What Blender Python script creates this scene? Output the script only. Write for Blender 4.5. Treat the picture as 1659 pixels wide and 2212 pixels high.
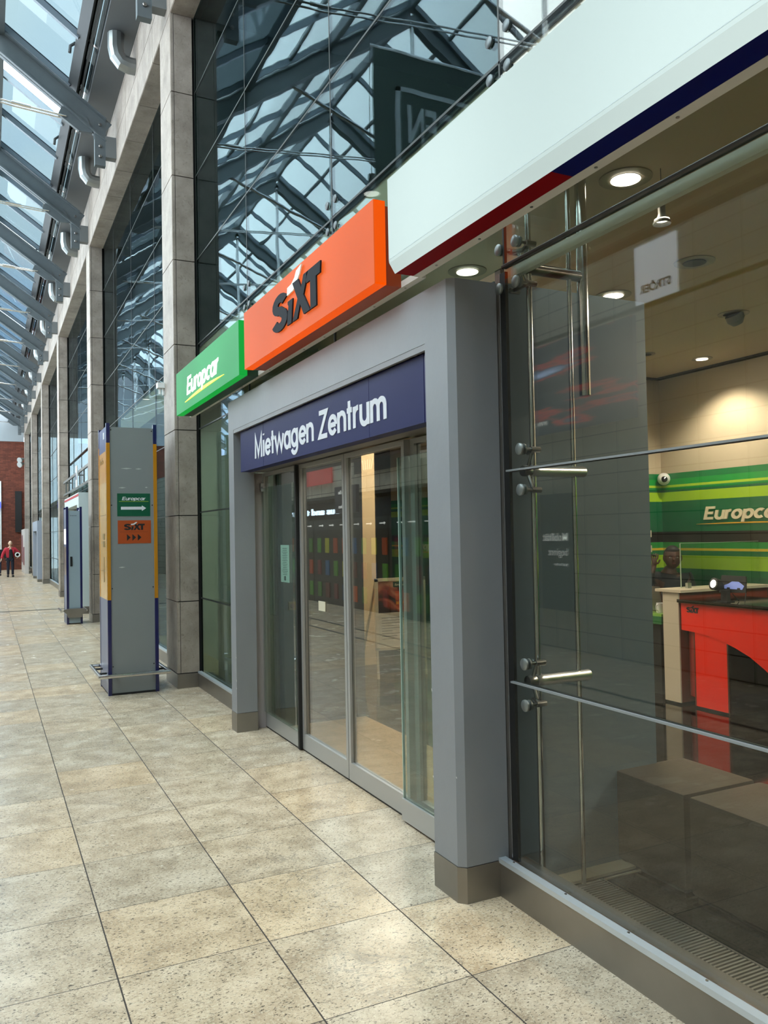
import bpy, bmesh, math, random
import numpy as np
from mathutils import Vector, Matrix
random.seed(7)
C = bpy.context.scene.collection
SC = bpy.context.scene
for o in list(bpy.data.objects): bpy.data.objects.remove(o)

# ------------------------------------------------------------------ camera
yaw, pitch, roll, CAMH = .4548, .0262, -.0188, 1.65
cy, sy, cp, sp = math.cos(yaw), math.sin(yaw), math.cos(pitch), math.sin(pitch)
fw = Vector((sy*cp, cy*cp, sp)); rt = Vector((cy, -sy, 0)); up = rt.cross(fw)
cr, sr = math.cos(roll), math.sin(roll)
R2 = rt*cr + up*sr; U2 = up*cr - rt*sr
cam = bpy.data.objects.new('camera', bpy.data.cameras.new('camera')); C.objects.link(cam)
M = Matrix(((R2.x, U2.x, -fw.x), (R2.y, U2.y, -fw.y), (R2.z, U2.z, -fw.z))).to_4x4()
M.translation = (0, 0, CAMH); cam.matrix_world = M
cam.data.sensor_fit = 'HORIZONTAL'; cam.data.sensor_width = 36; cam.data.lens = 36*1751.1/1659
cam.data.clip_start = .05; cam.data.clip_end = 400
SC.camera = cam

# ------------------------------------------------------------------ colour management, world
SC.view_settings.view_transform = 'Standard'; SC.view_settings.look = 'None'
SC.view_settings.gamma = 1; SC.view_settings.exposure = 1.0
SC.view_settings.use_curve_mapping = False
SC.cycles.use_denoising = True
SC.cycles.max_bounces = 10; SC.cycles.transparent_max_bounces = 24
SC.cycles.glossy_bounces = 6; SC.cycles.diffuse_bounces = 4
SC.cycles.caustics_reflective = False; SC.cycles.caustics_refractive = False
SC.cycles.sample_clamp_indirect = 6

def lin(c):
    if isinstance(c, str):
        c = [int(c[i:i+2], 16)/255 for i in (1, 3, 5)]
        c = [x/12.92 if x <= .04045 else ((x+.055)/1.055)**2.4 for x in c]
    return (c[0], c[1], c[2], 1)

W = bpy.data.worlds.new('sky'); SC.world = W; W.use_nodes = True
nt = W.node_tree; nt.nodes.clear()
wo = nt.nodes.new('ShaderNodeOutputWorld'); bg = nt.nodes.new('ShaderNodeBackground')
tc = nt.nodes.new('ShaderNodeTexCoord'); nz = nt.nodes.new('ShaderNodeTexNoise'); rp = nt.nodes.new('ShaderNodeValToRGB')
nz.inputs['Scale'].default_value = 2.2; nz.inputs['Detail'].default_value = 5
rp.color_ramp.elements[0].position = .36; rp.color_ramp.elements[0].color = (.55, .72, .98, 1)
rp.color_ramp.elements[1].position = .52; rp.color_ramp.elements[1].color = (.98, .99, 1, 1)
nt.links.new(tc.outputs['Generated'], nz.inputs['Vector']); nt.links.new(nz.outputs['Fac'], rp.inputs['Fac'])
nt.links.new(rp.outputs['Color'], bg.inputs['Color']); bg.inputs['Strength'].default_value = 4.2
nt.links.new(bg.outputs[0], wo.inputs[0])

def area(name, loc, size, power, color, rot=(0, 0, 0), sy_=None):
    l = bpy.data.lights.new(name, 'AREA'); l.energy = power; l.color = color; l.size = size
    if sy_: l.shape = 'RECTANGLE'; l.size_y = sy_
    o = bpy.data.objects.new(name, l); o.location = loc; o.rotation_euler = rot; C.objects.link(o); return o
# warm fill lights added under the office and vestibule ceilings, out of view
WARM = (1, .84, .66)
area('office_fill_light', (5.7, 1.6, 3.33), .6, 80, WARM, sy_=2.4)
area('office_fill_light', (4.2, 8.6, 3.33), 1.6, 95, WARM, sy_=2.6)
area('vestibule_fill_light', (2.65, 5.0, 2.58), .25, 14, (1, .93, .84), sy_=2.5)

# ------------------------------------------------------------------ materials
MATS = {}
def mat(name, col, rough=.5, metal=0, spec=.5, emit=0, ecol=None, noise=0, nscale=8, bump=0, bscale=40, coat=0, alpha=1):
    m = bpy.data.materials.new(name); m.use_nodes = True; MATS[name] = m
    n = m.node_tree; b = n.nodes['Principled BSDF']
    c = lin(col)
    b.inputs['Base Color'].default_value = c
    b.inputs['Roughness'].default_value = rough; b.inputs['Metallic'].default_value = metal
    b.inputs['Specular IOR Level'].default_value = spec; b.inputs['Coat Weight'].default_value = coat
    if emit:
        b.inputs['Emission Color'].default_value = lin(ecol or col); b.inputs['Emission Strength'].default_value = emit
    if noise or bump:
        t = n.nodes.new('ShaderNodeTexCoord')
    if noise:
        z = n.nodes.new('ShaderNodeTexNoise'); z.inputs['Scale'].default_value = nscale; z.inputs['Detail'].default_value = 6
        r = n.nodes.new('ShaderNodeValToRGB')
        r.color_ramp.elements[0].position = .3; r.color_ramp.elements[1].position = .7
        r.color_ramp.elements[0].color = tuple(max(0, x*(1-noise)) for x in c[:3])+(1,)
        r.color_ramp.elements[1].color = tuple(min(1, x*(1+noise)) for x in c[:3])+(1,)
        n.links.new(t.outputs['Object'], z.inputs['Vector']); n.links.new(z.outputs['Fac'], r.inputs['Fac'])
        n.links.new(r.outputs['Color'], b.inputs['Base Color'])
    if bump:
        z = n.nodes.new('ShaderNodeTexNoise'); z.inputs['Scale'].default_value = bscale
        k = n.nodes.new('ShaderNodeBump'); k.inputs['Strength'].default_value = bump; k.inputs['Distance'].default_value = .01
        n.links.new(t.outputs['Object'], z.inputs['Vector']); n.links.new(z.outputs['Fac'], k.inputs['Height'])
        n.links.new(k.outputs['Normal'], b.inputs['Normal'])
    return m

def glassmat(name, tint, ior=1.5, gloss=(1, 1, 1), rough=0, wave=0, dirt=0):
    m = bpy.data.materials.new(name); m.use_nodes = True; MATS[name] = m
    n = m.node_tree; n.nodes.clear()
    o = n.nodes.new('ShaderNodeOutputMaterial'); mx = n.nodes.new('ShaderNodeMixShader')
    tr = n.nodes.new('ShaderNodeBsdfTransparent'); gl = n.nodes.new('ShaderNodeBsdfGlossy')
    fr = n.nodes.new('ShaderNodeFresnel'); ge = n.nodes.new('ShaderNodeNewGeometry')
    tr.inputs['Color'].default_value = lin(tint); gl.inputs['Color'].default_value = (*gloss, 1); gl.inputs['Roughness'].default_value = rough
    mr = n.nodes.new('ShaderNodeMapRange')      # ior outside, 1/ior on the back face, so both faces reflect alike
    mr.inputs['To Min'].default_value = ior; mr.inputs['To Max'].default_value = 1/ior
    n.links.new(ge.outputs['Backfacing'], mr.inputs['Value']); n.links.new(mr.outputs['Result'], fr.inputs['IOR'])
    if wave:
        t = n.nodes.new('ShaderNodeTexCoord'); z = n.nodes.new('ShaderNodeTexNoise'); z.inputs['Scale'].default_value = 1.6
        z.inputs['Detail'].default_value = 1
        k = n.nodes.new('ShaderNodeBump'); k.inputs['Strength'].default_value = wave; k.inputs['Distance'].default_value = .02
        n.links.new(t.outputs['Object'], z.inputs['Vector']); n.links.new(z.outputs['Fac'], k.inputs['Height'])
        n.links.new(k.outputs['Normal'], gl.inputs['Normal'])
    n.links.new(fr.outputs[0], mx.inputs[0]); n.links.new(tr.outputs[0], mx.inputs[1]); n.links.new(gl.outputs[0], mx.inputs[2])
    n.links.new(mx.outputs[0], o.inputs[0]); return m

def floor_mat():
    m = bpy.data.materials.new('granite_floor'); m.use_nodes = True
    n = m.node_tree; b = n.nodes['Principled BSDF']; N = n.nodes.new; L = n.links.new
    g = N('ShaderNodeNewGeometry'); sx = N('ShaderNodeSeparateXYZ'); L(g.outputs['Position'], sx.inputs[0])
    def mth(op, a, b_=None, c_=None):
        k = N('ShaderNodeMath'); k.operation = op
        for i, v in enumerate((a, b_, c_)):
            if v is None: continue
            if isinstance(v, (int, float)): k.inputs[i].default_value = v
            else: L(v, k.inputs[i])
        return k.outputs[0]
    u = mth('DIVIDE', mth('SUBTRACT', sx.outputs['X'], .4286), .5904)
    v = mth('DIVIDE', mth('SUBTRACT', sx.outputs['Y'], 3.221), .6025)
    fu = mth('FRACT', u); fv = mth('FRACT', v); iu = mth('FLOOR', u); iv = mth('FLOOR', v)
    du = mth('MINIMUM', fu, mth('SUBTRACT', 1, fu)); dv = mth('MINIMUM', fv, mth('SUBTRACT', 1, fv))
    ju = mth('LESS_THAN', du, .0050); jv = mth('LESS_THAN', dv, .0034)
    joint = mth('MAXIMUM', ju, jv)
    cmb = N('ShaderNodeCombineXYZ'); L(iu, cmb.inputs[0]); L(iv, cmb.inputs[1])
    wn = N('ShaderNodeTexWhiteNoise'); wn.noise_dimensions = '2D'; L(cmb.outputs[0], wn.inputs['Vector'])
    off = N('ShaderNodeVectorMath'); off.operation = 'MULTIPLY_ADD'
    L(wn.outputs['Color'], off.inputs[0]); off.inputs[1].default_value = (7, 7, 7); L(g.outputs['Position'], off.inputs[2])
    P = off.outputs[0]
    def ramp(src, stops):
        r = N('ShaderNodeValToRGB'); e = r.color_ramp.elements
        e[0].position, e[0].color = stops[0][0], lin(stops[0][1]); e[1].position, e[1].color = stops[-1][0], lin(stops[-1][1])
        for s in stops[1:-1]:
            q = e.new(s[0]); q.color = lin(s[1])
        L(src, r.inputs[0]); return r.outputs['Color']
    def noise(sc, det=4, rough=.6, scl=(1, 1, 1), dist=0):
        mp = N('ShaderNodeMapping'); mp.inputs['Scale'].default_value = scl; L(P, mp.inputs[0])
        z = N('ShaderNodeTexNoise'); z.inputs['Scale'].default_value = sc; z.inputs['Detail'].default_value = det
        z.inputs['Roughness'].default_value = rough; z.inputs['Distortion'].default_value = dist; L(mp.outputs[0], z.inputs['Vector']); return z.outputs['Fac']
    def mix(f, a, c, mode='MIX'):
        k = N('ShaderNodeMix'); k.data_type = 'RGBA'; k.blend_type = mode
        if isinstance(f, (int, float)): k.inputs[0].default_value = f
        else: L(f, k.inputs[0])
        for i, q in ((6, a), (7, c)):
            if isinstance(q, str): k.inputs[i].default_value = lin(q)
            else: L(q, k.inputs[i])
        return k.outputs[2]
    base = ramp(noise(5.5, 5), [(.3, '#b4a28c'), (.5, '#d2c0a9'), (.68, '#e8d8c3')])
    tile = ramp(wn.outputs['Value'], [(0, '#d6d4d0'), (.5, '#ebe5dd'), (1, '#f7e8d2')])
    base = mix(.75, base, tile, 'MULTIPLY')
    pale = ramp(noise(95, 4), [(.50, '#000000'), (.68, '#ffffff')])
    base = mix(mth('MULTIPLY', pale, .35), base, '#efe6cf')
    fl = ramp(noise(70, 3, .7, (1, 1.9, 1), .8), [(.38, '#ffffff'), (.425, '#000000')])
    base = mix(mth('MULTIPLY', fl, .9), base, '#3d3632')
    fl2 = ramp(noise(28, 5, .75, (1, 1.5, 1), 1.5), [(.34, '#ffffff'), (.40, '#000000')])
    base = mix(mth('MULTIPLY', fl2, .6), base, '#5f5750')
    ve = ramp(noise(2.0, 6, .7, (1, 1, 1), 1.2), [(.485, '#000000'), (.5, '#ffffff'), (.515, '#000000')])
    vm = ramp(noise(1.3, 1), [(.55, '#000000'), (.65, '#ffffff')])
    base = mix(mth('MULTIPLY', mth('MULTIPLY', ve, vm), .5), base, '#6d6660')
    base = mix(joint, base, '#3c3531')
    L(base, b.inputs['Base Color'])
    rr = mth('MULTIPLY_ADD', noise(3, 3), .16, .17); L(mth('MAXIMUM', rr, mth('MULTIPLY', joint, .8)), b.inputs['Roughness'])
    b.inputs['Specular IOR Level'].default_value = .45
    bp = N('ShaderNodeBump'); bp.inputs['Strength'].default_value = .4; bp.inputs['Distance'].default_value = .002
    L(mth('SUBTRACT', 1, joint), bp.inputs['Height']); L(bp.outputs[0], b.inputs['Normal'])
    return m

def grid_mat(name, col, jcol, sx_, sz_, axis='YZ', w=.008, ox=0, oz=0, rough=.5, var=.08, spec=.4, brick=False):
    m = bpy.data.materials.new(name); m.use_nodes = True
    n = m.node_tree; b = n.nodes['Principled BSDF']; N = n.nodes.new; L = n.links.new
    g = N('ShaderNodeNewGeometry'); s = N('ShaderNodeSeparateXYZ'); L(g.outputs['Position'], s.inputs[0])
    cm = N('ShaderNodeCombineXYZ'); L(s.outputs[axis[0]], cm.inputs[0]); L(s.outputs[axis[1]], cm.inputs[1])
    mp = N('ShaderNodeMapping'); mp.inputs['Location'].default_value = (-ox, -oz, 0); L(cm.outputs[0], mp.inputs[0])
    t = N('ShaderNodeTexBrick'); t.inputs['Scale'].default_value = 1; t.inputs['Brick Width'].default_value = sx_
    t.inputs['Row Height'].default_value = sz_; t.inputs['Mortar Size'].default_value = w/2; t.offset = .5 if brick else 0
    t.inputs['Mortar Smooth'].default_value = 0
    c = lin(col)
    t.inputs['Color1'].default_value = tuple(x*(1-var) for x in c[:3])+(1,); t.inputs['Color2'].default_value = tuple(min(1, x*(1+var)) for x in c[:3])+(1,)
    t.inputs['Mortar'].default_value = lin(jcol); L(mp.outputs[0], t.inputs['Vector'])
    z = N('ShaderNodeTexNoise'); z.inputs['Scale'].default_value = 6; z.inputs['Detail'].default_value = 6; L(g.outputs['Position'], z.inputs['Vector'])
    r = N('ShaderNodeValToRGB'); r.color_ramp.elements[0].color = (.82, .82, .82, 1); r.color_ramp.elements[1].color = (1, 1, 1, 1)
    r.color_ramp.elements[0].position = .35; r.color_ramp.elements[1].position = .65; L(z.outputs['Fac'], r.inputs[0])
    k = N('ShaderNodeMix'); k.data_type = 'RGBA'; k.blend_type = 'MULTIPLY'; k.inputs[0].default_value = 1
    L(t.outputs['Color'], k.inputs[6]); L(r.outputs[0], k.inputs[7]); L(k.outputs[2], b.inputs['Base Color'])
    b.inputs['Roughness'].default_value = rough; b.inputs['Specular IOR Level'].default_value = spec
    return m

def stone_mat():
    m = mat('shell_limestone', '#a89f90', .55, noise=.0, bump=.15, bscale=60)
    n = m.node_tree; b = n.nodes['Principled BSDF']; N = n.nodes.new; L = n.links.new
    t = N('ShaderNodeNewGeometry')
    a = N('ShaderNodeTexNoise'); a.inputs['Scale'].default_value = 3; a.inputs['Detail'].default_value = 8; a.inputs['Roughness'].default_value = .65; L(t.outputs['Position'], a.inputs['Vector'])
    r = N('ShaderNodeValToRGB'); r.color_ramp.elements[0].position = .3; r.color_ramp.elements[1].position = .72
    r.color_ramp.elements[0].color = lin('#7d736a'); r.color_ramp.elements[1].color = lin('#a99e94'); L(a.outputs['Fac'], r.inputs[0])
    v = N('ShaderNodeTexNoise'); v.inputs['Scale'].default_value = 22; v.inputs['Detail'].default_value = 5; v.inputs['Distortion'].default_value = 1.5; L(t.outputs['Position'], v.inputs['Vector'])
    r2 = N('ShaderNodeValToRGB'); r2.color_ramp.elements[0].position = .32; r2.color_ramp.elements[1].position = .42
    r2.color_ramp.elements[0].color = (.62, .6, .58, 1); r2.color_ramp.elements[1].color = (1, 1, 1, 1); L(v.outputs['Fac'], r2.inputs[0])
    k = N('ShaderNodeMix'); k.data_type = 'RGBA'; k.blend_type = 'MULTIPLY'; k.inputs[0].default_value = .6
    L(r.outputs[0], k.inputs[6]); L(r2.outputs[0], k.inputs[7]); L(k.outputs[2], b.inputs['Base Color'])
    return m

F = floor_mat(); STONE = stone_mat()
BLACK = mat('black_gap', '#0a0a0b', .7)
PAINT = mat('grey_frame_paint', '#86888d', .42, bump=.08, bscale=25, noise=.05, nscale=2)
DOORFR = mat('door_grey_metal', '#a8a7a5', .35, metal=.35)
DOORPINK = mat('door_jamb_panel', '#a09a9c', .4)
STEEL = mat('brushed_steel', '#c6c8ca', .3, metal=1, noise=.05, nscale=3)
STEELD = mat('stainless_plinth', '#8f8a84', .38, metal=.85, noise=.12, nscale=2.5)
CHROME = mat('polished_steel', '#cfcfcf', .16, metal=1)
CAST = mat('cast_fitting_steel', '#9a9a98', .3, metal=1)
ROOFST = mat('roof_steel_paint', '#5c6468', .45, noise=.05)
ROOFLT = mat('glazing_bar_grey', '#76828c', .4)
ROOFDK = mat('gutter_dark_grey', '#4c4f50', .5)
WHITEP = mat('white_paint', '#dfe2e2', .4)
RUBBER = mat('black_rubber', '#151515', .6)
SILIC = mat('silicone_joint', '#1b211f', .5)
GLASS = glassmat('facade_glass', '#dfe9e4', 1.5, gloss=(.28, .34, .39), wave=.05)
SHOPGL = glassmat('shop_glass', '#eff2ef', 1.45, wave=.01)
DOORGL = glassmat('door_glass', '#dcdfdc', 2.05, wave=.008)
GUARD = glassmat('guard_glass', '#eaf3ef', 1.5)
GEDGE = mat('glass_edge_green', '#9fb8ae', .2, emit=0)
ROOFA = glassmat('roof_glass_tinted', '#8d999c', 1.3, gloss=(.5, .5, .5))
ROOFB = glassmat('roof_glass_clear', '#f2fafa', 1.2, gloss=(.5, .5, .5))
NAVY = mat('sign_navy', '#1d2152', .5, spec=.22, noise=.08, nscale=1)
NAVYD = mat('navy_edge', '#10104c', .35)
LET = mat('letter_white', '#d4d6de', .5)

# ------------------------------------------------------------------ mesh helpers
class MB:
    def __init__(s): s.v = []; s.f = []; s.m = []
    def add(s, v, f, mi=0):
        k = len(s.v); s.v += [tuple(p) for p in v]; s.f += [tuple(i+k for i in q) for q in f]; s.m += [mi]*len(f); return s
    def box(s, x0, x1, y0, y1, z0, z1, mi=0):
        v = [(x, y, z) for x in (x0, x1) for y in (y0, y1) for z in (z0, z1)]
        return s.add(v, [(0, 1, 3, 2), (4, 6, 7, 5), (0, 4, 5, 1), (2, 3, 7, 6), (0, 2, 6, 4), (1, 5, 7, 3)], mi)
    def bar(s, a, b, w, h, upv=(0, 0, 1), mi=0):          # box section from a to b
        a, b = Vector(a), Vector(b); d = (b-a).normalized(); sd = d.cross(Vector(upv)).normalized(); u = sd.cross(d)
        v = [p+sd*i*w/2+u*j*h/2 for p in (a, b) for i in (-1, 1) for j in (-1, 1)]
        return s.add(v, [(0, 1, 3, 2), (4, 6, 7, 5), (0, 4, 5, 1), (2, 3, 7, 6), (0, 2, 6, 4), (1, 5, 7, 3)], mi)
    def tube(s, pts, r, n=16, mi=0, cap=True):
        pts = [Vector(p) for p in pts]; rr = r if isinstance(r, (list, tuple)) else [r]*len(pts)
        rings = []; ref = Vector((.3, .5, .81))
        for i, p in enumerate(pts):
            d = (pts[min(i+1, len(pts)-1)]-pts[max(i-1, 0)]).normalized()
            if i == 0:
                a = d.cross(ref).normalized()
            else:
                a = (a - d*a.dot(d)).normalized()
            b = d.cross(a)
            rings.append([p+(a*math.cos(t)+b*math.sin(t))*rr[i] for t in [2*math.pi*k/n for k in range(n)]])
        v = [q for R in rings for q in R]; f = []
        for i in range(len(pts)-1):
            for k in range(n):
                f.append((i*n+k, i*n+(k+1) % n, (i+1)*n+(k+1) % n, (i+1)*n+k))
        if cap: f += [tuple(range(n))[::-1], tuple(range((len(pts)-1)*n, len(pts)*n))]
        return s.add(v, f, mi)
    def lathe(s, prof, axis_o, axis_d, n=24, mi=0):       # prof = [(r, h)]
        o = Vector(axis_o); d = Vector(axis_d).normalized()
        a = d.orthogonal().normalized(); b = d.cross(a); v = []; f = []
        for r, h in prof:
            for k in range(n):
                t = 2*math.pi*k/n; v.append(o+d*h+(a*math.cos(t)+b*math.sin(t))*max(r, 1e-4))
        for i in range(len(prof)-1):
            for k in range(n): f.append((i*n+k, i*n+(k+1) % n, (i+1)*n+(k+1) % n, (i+1)*n+k))
        f += [tuple(range(n))[::-1], tuple(range((len(prof)-1)*n, len(prof)*n))]
        return s.add(v, f, mi)
    def prism(s, poly, fn, t, mi=0):                      # poly in 2-D, fn(u, v, w) -> xyz, thickness 0..t
        n = len(poly); v = [fn(u, w, 0) for u, w in poly]+[fn(u, w, t) for u, w in poly]
        f = [tuple(range(n))[::-1], tuple(range(n, 2*n))]+[(i, (i+1) % n, n+(i+1) % n, n+i) for i in range(n)]
        return s.add(v, f, mi)
    def islands(s):
        par = list(range(len(s.v)))
        def fd(a):
            while par[a] != a: par[a] = par[par[a]]; a = par[a]
            return a
        for q in s.f:
            for k in q[1:]: par[fd(k)] = fd(q[0])
        out = {}
        for q, mi in zip(s.f, s.m): out.setdefault(fd(q[0]), []).append((q, mi))
        res = []
        for fs in out.values():
            ids = sorted({i for q, _ in fs for i in q}); mp = {a: b for b, a in enumerate(ids)}; m = MB()
            m.v = [s.v[i] for i in ids]; m.f = [tuple(mp[i] for i in q) for q, _ in fs]; m.m = [k for _, k in fs]; res.append(m)
        return res
    def each(s, name, mats, parent=None, **k):            # every separate piece becomes a part of its own
        return [m.build(name, mats, parent, **k) for m in s.islands()]
    def build(s, name, mats, parent=None, smooth=False, bevel=0):
        me = bpy.data.meshes.new(name); o0 = Vector((0, 0, 0))
        if parent is not None:
            q = parent
            while q is not None: o0 += q.location; q = q.parent
        me.from_pydata([tuple(Vector(p)-o0) for p in s.v], [], s.f)
        ms = mats if isinstance(mats, (list, tuple)) else [mats]
        for m_ in ms: me.materials.append(m_)
        me.polygons.foreach_set('material_index', s.m)
        bm = bmesh.new(); bm.from_mesh(me); bmesh.ops.recalc_face_normals(bm, faces=bm.faces)
        if bevel: bmesh.ops.bevel(bm, geom=bm.edges[:], offset=bevel, segments=2, profile=.7, affect='EDGES', clamp_overlap=True)
        bm.to_mesh(me); bm.free()
        if smooth:
            me.polygons.foreach_set('use_smooth', [True]*len(me.polygons))
            me.set_sharp_from_angle(angle=math.radians(40))
        me.update()
        o = bpy.data.objects.new(name, me); C.objects.link(o)
        if parent is not None: o.parent = parent
        return o

def tag(o, label=None, cat=None, group=None, kind=None):
    if label: o['label'] = label
    if cat: o['category'] = cat
    if group: o['group'] = group
    if kind: o['kind'] = kind
    return o
def empty(name, loc, label=None, cat=None, group=None, kind=None):
    o = bpy.data.objects.new(name, None); o.location = loc; o.empty_display_size = .1; C.objects.link(o)
    return tag(o, label, cat, group, kind)
def struct(name, mb, m, parent=None, **k):
    o = mb.build(name, m, parent, **k)
    if parent is None: o['kind'] = 'structure'
    return o
def copy_tree(o, parent=None):
    c = o.copy(); C.objects.link(c)
    if parent: c.parent = parent
    for ch in list(o.children): copy_tree(ch, c)
    return c
def B(*a): return MB().box(*a)

FACADE = (Vector((0, -1, 0)), Vector((0, 0, 1)), Vector((-1, 0, 0)))   # faces the hall, read from the hall
CROSS = (Vector((1, 0, 0)), Vector((0, 0, 1)), Vector((0, -1, 0)))     # faces the camera end
OPP = (Vector((0, 1, 0)), Vector((0, 0, 1)), Vector((1, 0, 0)))        # opposite wall
def glyphs(body, size, bold=0, shear=0, spacing=1):
    cu = bpy.data.curves.new('t', 'FONT'); cu.body = body; cu.size = size; cu.offset = bold*size; cu.shear = shear; cu.space_character = spacing
    cu.fill_mode = 'FRONT' if False else cu.fill_mode
    cu.extrude = .5; ob = bpy.data.objects.new('t', cu); C.objects.link(ob)
    dg = bpy.context.evaluated_depsgraph_get(); me = bpy.data.meshes.new_from_object(ob.evaluated_get(dg))
    v = [tuple(p.co) for p in me.vertices]; f = [tuple(p.vertices) for p in me.polygons]
    bpy.data.objects.remove(ob); bpy.data.curves.remove(cu); bpy.data.meshes.remove(me); return v, f
_cap = {}
def text(body, frame, org, cap, width, m, parent, name='lettering', bold=0, shear=0, depth=.004, mb=None, build=True, mi=0):
    """cap = height of a capital, width = total width (None: natural); org = lower left corner on the baseline"""
    if (bold, ) not in _cap:
        hv, _ = glyphs('H', 1, bold); _cap[(bold, )] = (min(p[1] for p in hv), max(p[1] for p in hv))
    lo, hi = _cap[(bold, )]
    v, f = glyphs(body, 1, bold, shear)
    x0 = min(p[0] for p in v); x1 = max(p[0] for p in v); sc = cap/(hi-lo); sxx = (width/(x1-x0)) if width else sc
    X, Y, Z = frame; org = Vector(org)
    vv = [org+X*((p[0]-x0)*sxx)+Y*((p[1]-lo)*sc)+Z*((p[2]+.5)*depth) for p in v]
    mb = mb or MB(); mb.add(vv, f, mi)
    return mb.build(name, m, parent) if build else mb

STK = {}
def _a(cx_, cy_, rx, ry, a0, a1, n=12): return [(cx_+rx*math.cos(math.radians(a0+(a1-a0)*i/n)), cy_+ry*math.sin(math.radians(a0+(a1-a0)*i/n))) for i in range(n+1)]
# centre lines; cap height 1, x-height .72, (advance, strokes, square ends)
STK['M'] = (.98, [[(.08, 0), (.08, 1), (.45, .14), (.82, 1), (.82, 0)]])
STK['i'] = (.26, [[(.12, 0), (.12, .72)], [(.12, .93), (.12, 1.0)]])
STK['e'] = (.70, [_a(.35, .36, .26, .29, -3, 322, 22), [(.12, .36), (.58, .36)]])
STK['t'] = (.44, [[(.19, 0), (.19, .98)], [(.03, .66), (.38, .66)]])
STK['w'] = (.98, [[(.04, .70), (.25, .05), (.48, .66), (.71, .05), (.92, .70)]])
STK['a'] = (.72, [_a(.33, .36, .25, .30, 0, 360, 24), [(.59, 0), (.59, .72)]])
STK['g'] = (.74, [_a(.33, .36, .25, .30, 0, 360, 24), [(.59, .72), (.59, 0)]+_a(.33, -.02, .26, .22, 0, -165, 12)])
STK['n'] = (.68, [[(.10, 0), (.10, .72)], _a(.33, .42, .23, .24, 180, 0, 12)+[(.56, 0)]])
STK['Z'] = (.80, [[(.08, .94), (.68, .94), (.10, .06), (.72, .06)]])
STK['r'] = (.44, [[(.10, 0), (.10, .72)], [(.10, .40)]+_a(.34, .42, .24, .24, 180, 85, 8)])
STK['u'] = (.68, [[(.10, .72), (.10, .30)]+_a(.33, .29, .23, .24, 180, 360, 12), [(.56, 0), (.56, .72)]])
STK['m'] = (1.06, [[(.10, 0), (.10, .72)], _a(.30, .44, .20, .22, 180, 0, 10)+[(.50, 0)], _a(.70, .44, .20, .22, 180, 0, 10)+[(.90, 0)]])
STK['E'] = (.74, [[(.66, .92), (.12, .92), (.12, .08), (.66, .08)], [(.12, .5), (.60, .5)]])
STK['o'] = (.70, [_a(.34, .36, .25, .29, 0, 360, 24)])
STK['p'] = (.72, [_a(.37, .36, .24, .29, 0, 360, 24), [(.12, .72), (.12, -.26)]])
STK['c'] = (.64, [_a(.35, .36, .25, .29, 50, 310, 18)])
STK[' '] = (.36, [])
def stext(body, frame, org, cap, width, m, parent, name='lettering', wt=.14, shear=0, depth=.004):
    X, Y, Z = frame; org = Vector(org); polys = []; x = 0
    for k_, chh in enumerate(body):
        adv, sts = STK[chh]
        for st_ in sts:
            closed = len(st_) > 4 and math.dist(st_[0], st_[-1]) < 1e-6
            n = len(st_); L_, R_ = [], []
            for i in range(n):
                p = st_[i]; a = st_[i-1] if i else (st_[-2] if closed else None); b = st_[(i+1)] if i < n-1 else (st_[1] if closed else None)
                def un(u, v):
                    d = (v[0]-u[0], v[1]-u[1]); l = math.hypot(*d) or 1; return (d[0]/l, d[1]/l)
                d1 = un(a, p) if a else un(p, b); d2 = un(p, b) if b else d1
                t = (d1[0]+d2[0], d1[1]+d2[1]); l = math.hypot(*t) or 1; t = (t[0]/l, t[1]/l)
                cs = max(.45, t[0]*d1[0]+t[1]*d1[1]); h = wt/2/cs
                L_.append((p[0]-t[1]*h, p[1]+t[0]*h)); R_.append((p[0]+t[1]*h, p[1]-t[0]*h))
            polys.append((x, L_, R_))
        x += adv
    pts = [(q[0]+ox+shear*q[1]) for ox, A_, B_ in polys for q in A_+B_]
    x0, x1 = min(pts), max(pts); sx_ = width/(x1-x0); mb = MB()
    for k_, (ox, A_, B_) in enumerate(polys):          # each stroke is one ribbon with walls round its outline
        n = len(A_); dz = depth+.00035*(k_ % 3)
        def P3(q, w): return org+X*((q[0]+ox+shear*q[1]-x0)*sx_)+Y*(q[1]*cap)+Z*w
        v = [P3(q, w) for w in (0, dz) for q in A_+B_]; f = []
        for i in range(n-1):
            f.append((2*n+i, 2*n+i+1, 3*n+i+1, 3*n+i)); f.append((i, n+i, n+i+1, i+1))
            f.append((i, i+1, 2*n+i+1, 2*n+i)); f.append((n+i, 3*n+i, 3*n+i+1, n+i+1))
        f += [(0, 2*n, 3*n, n), (n-1, 2*n-1, 4*n-1, 3*n-1)]
        mb.add(v, f)
    return mb.build(name, m, parent)

def strokes(frame, org, sx_, sz_, polys, depth, m, parent, name):
    X, Y, Z = frame; org = Vector(org); mb = MB()
    for p in polys: mb.prism(p, lambda u, v, w: org+X*u*sx_+Y*v*sz_+Z*w, depth)
    return mb.build(name, m, parent)
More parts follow.
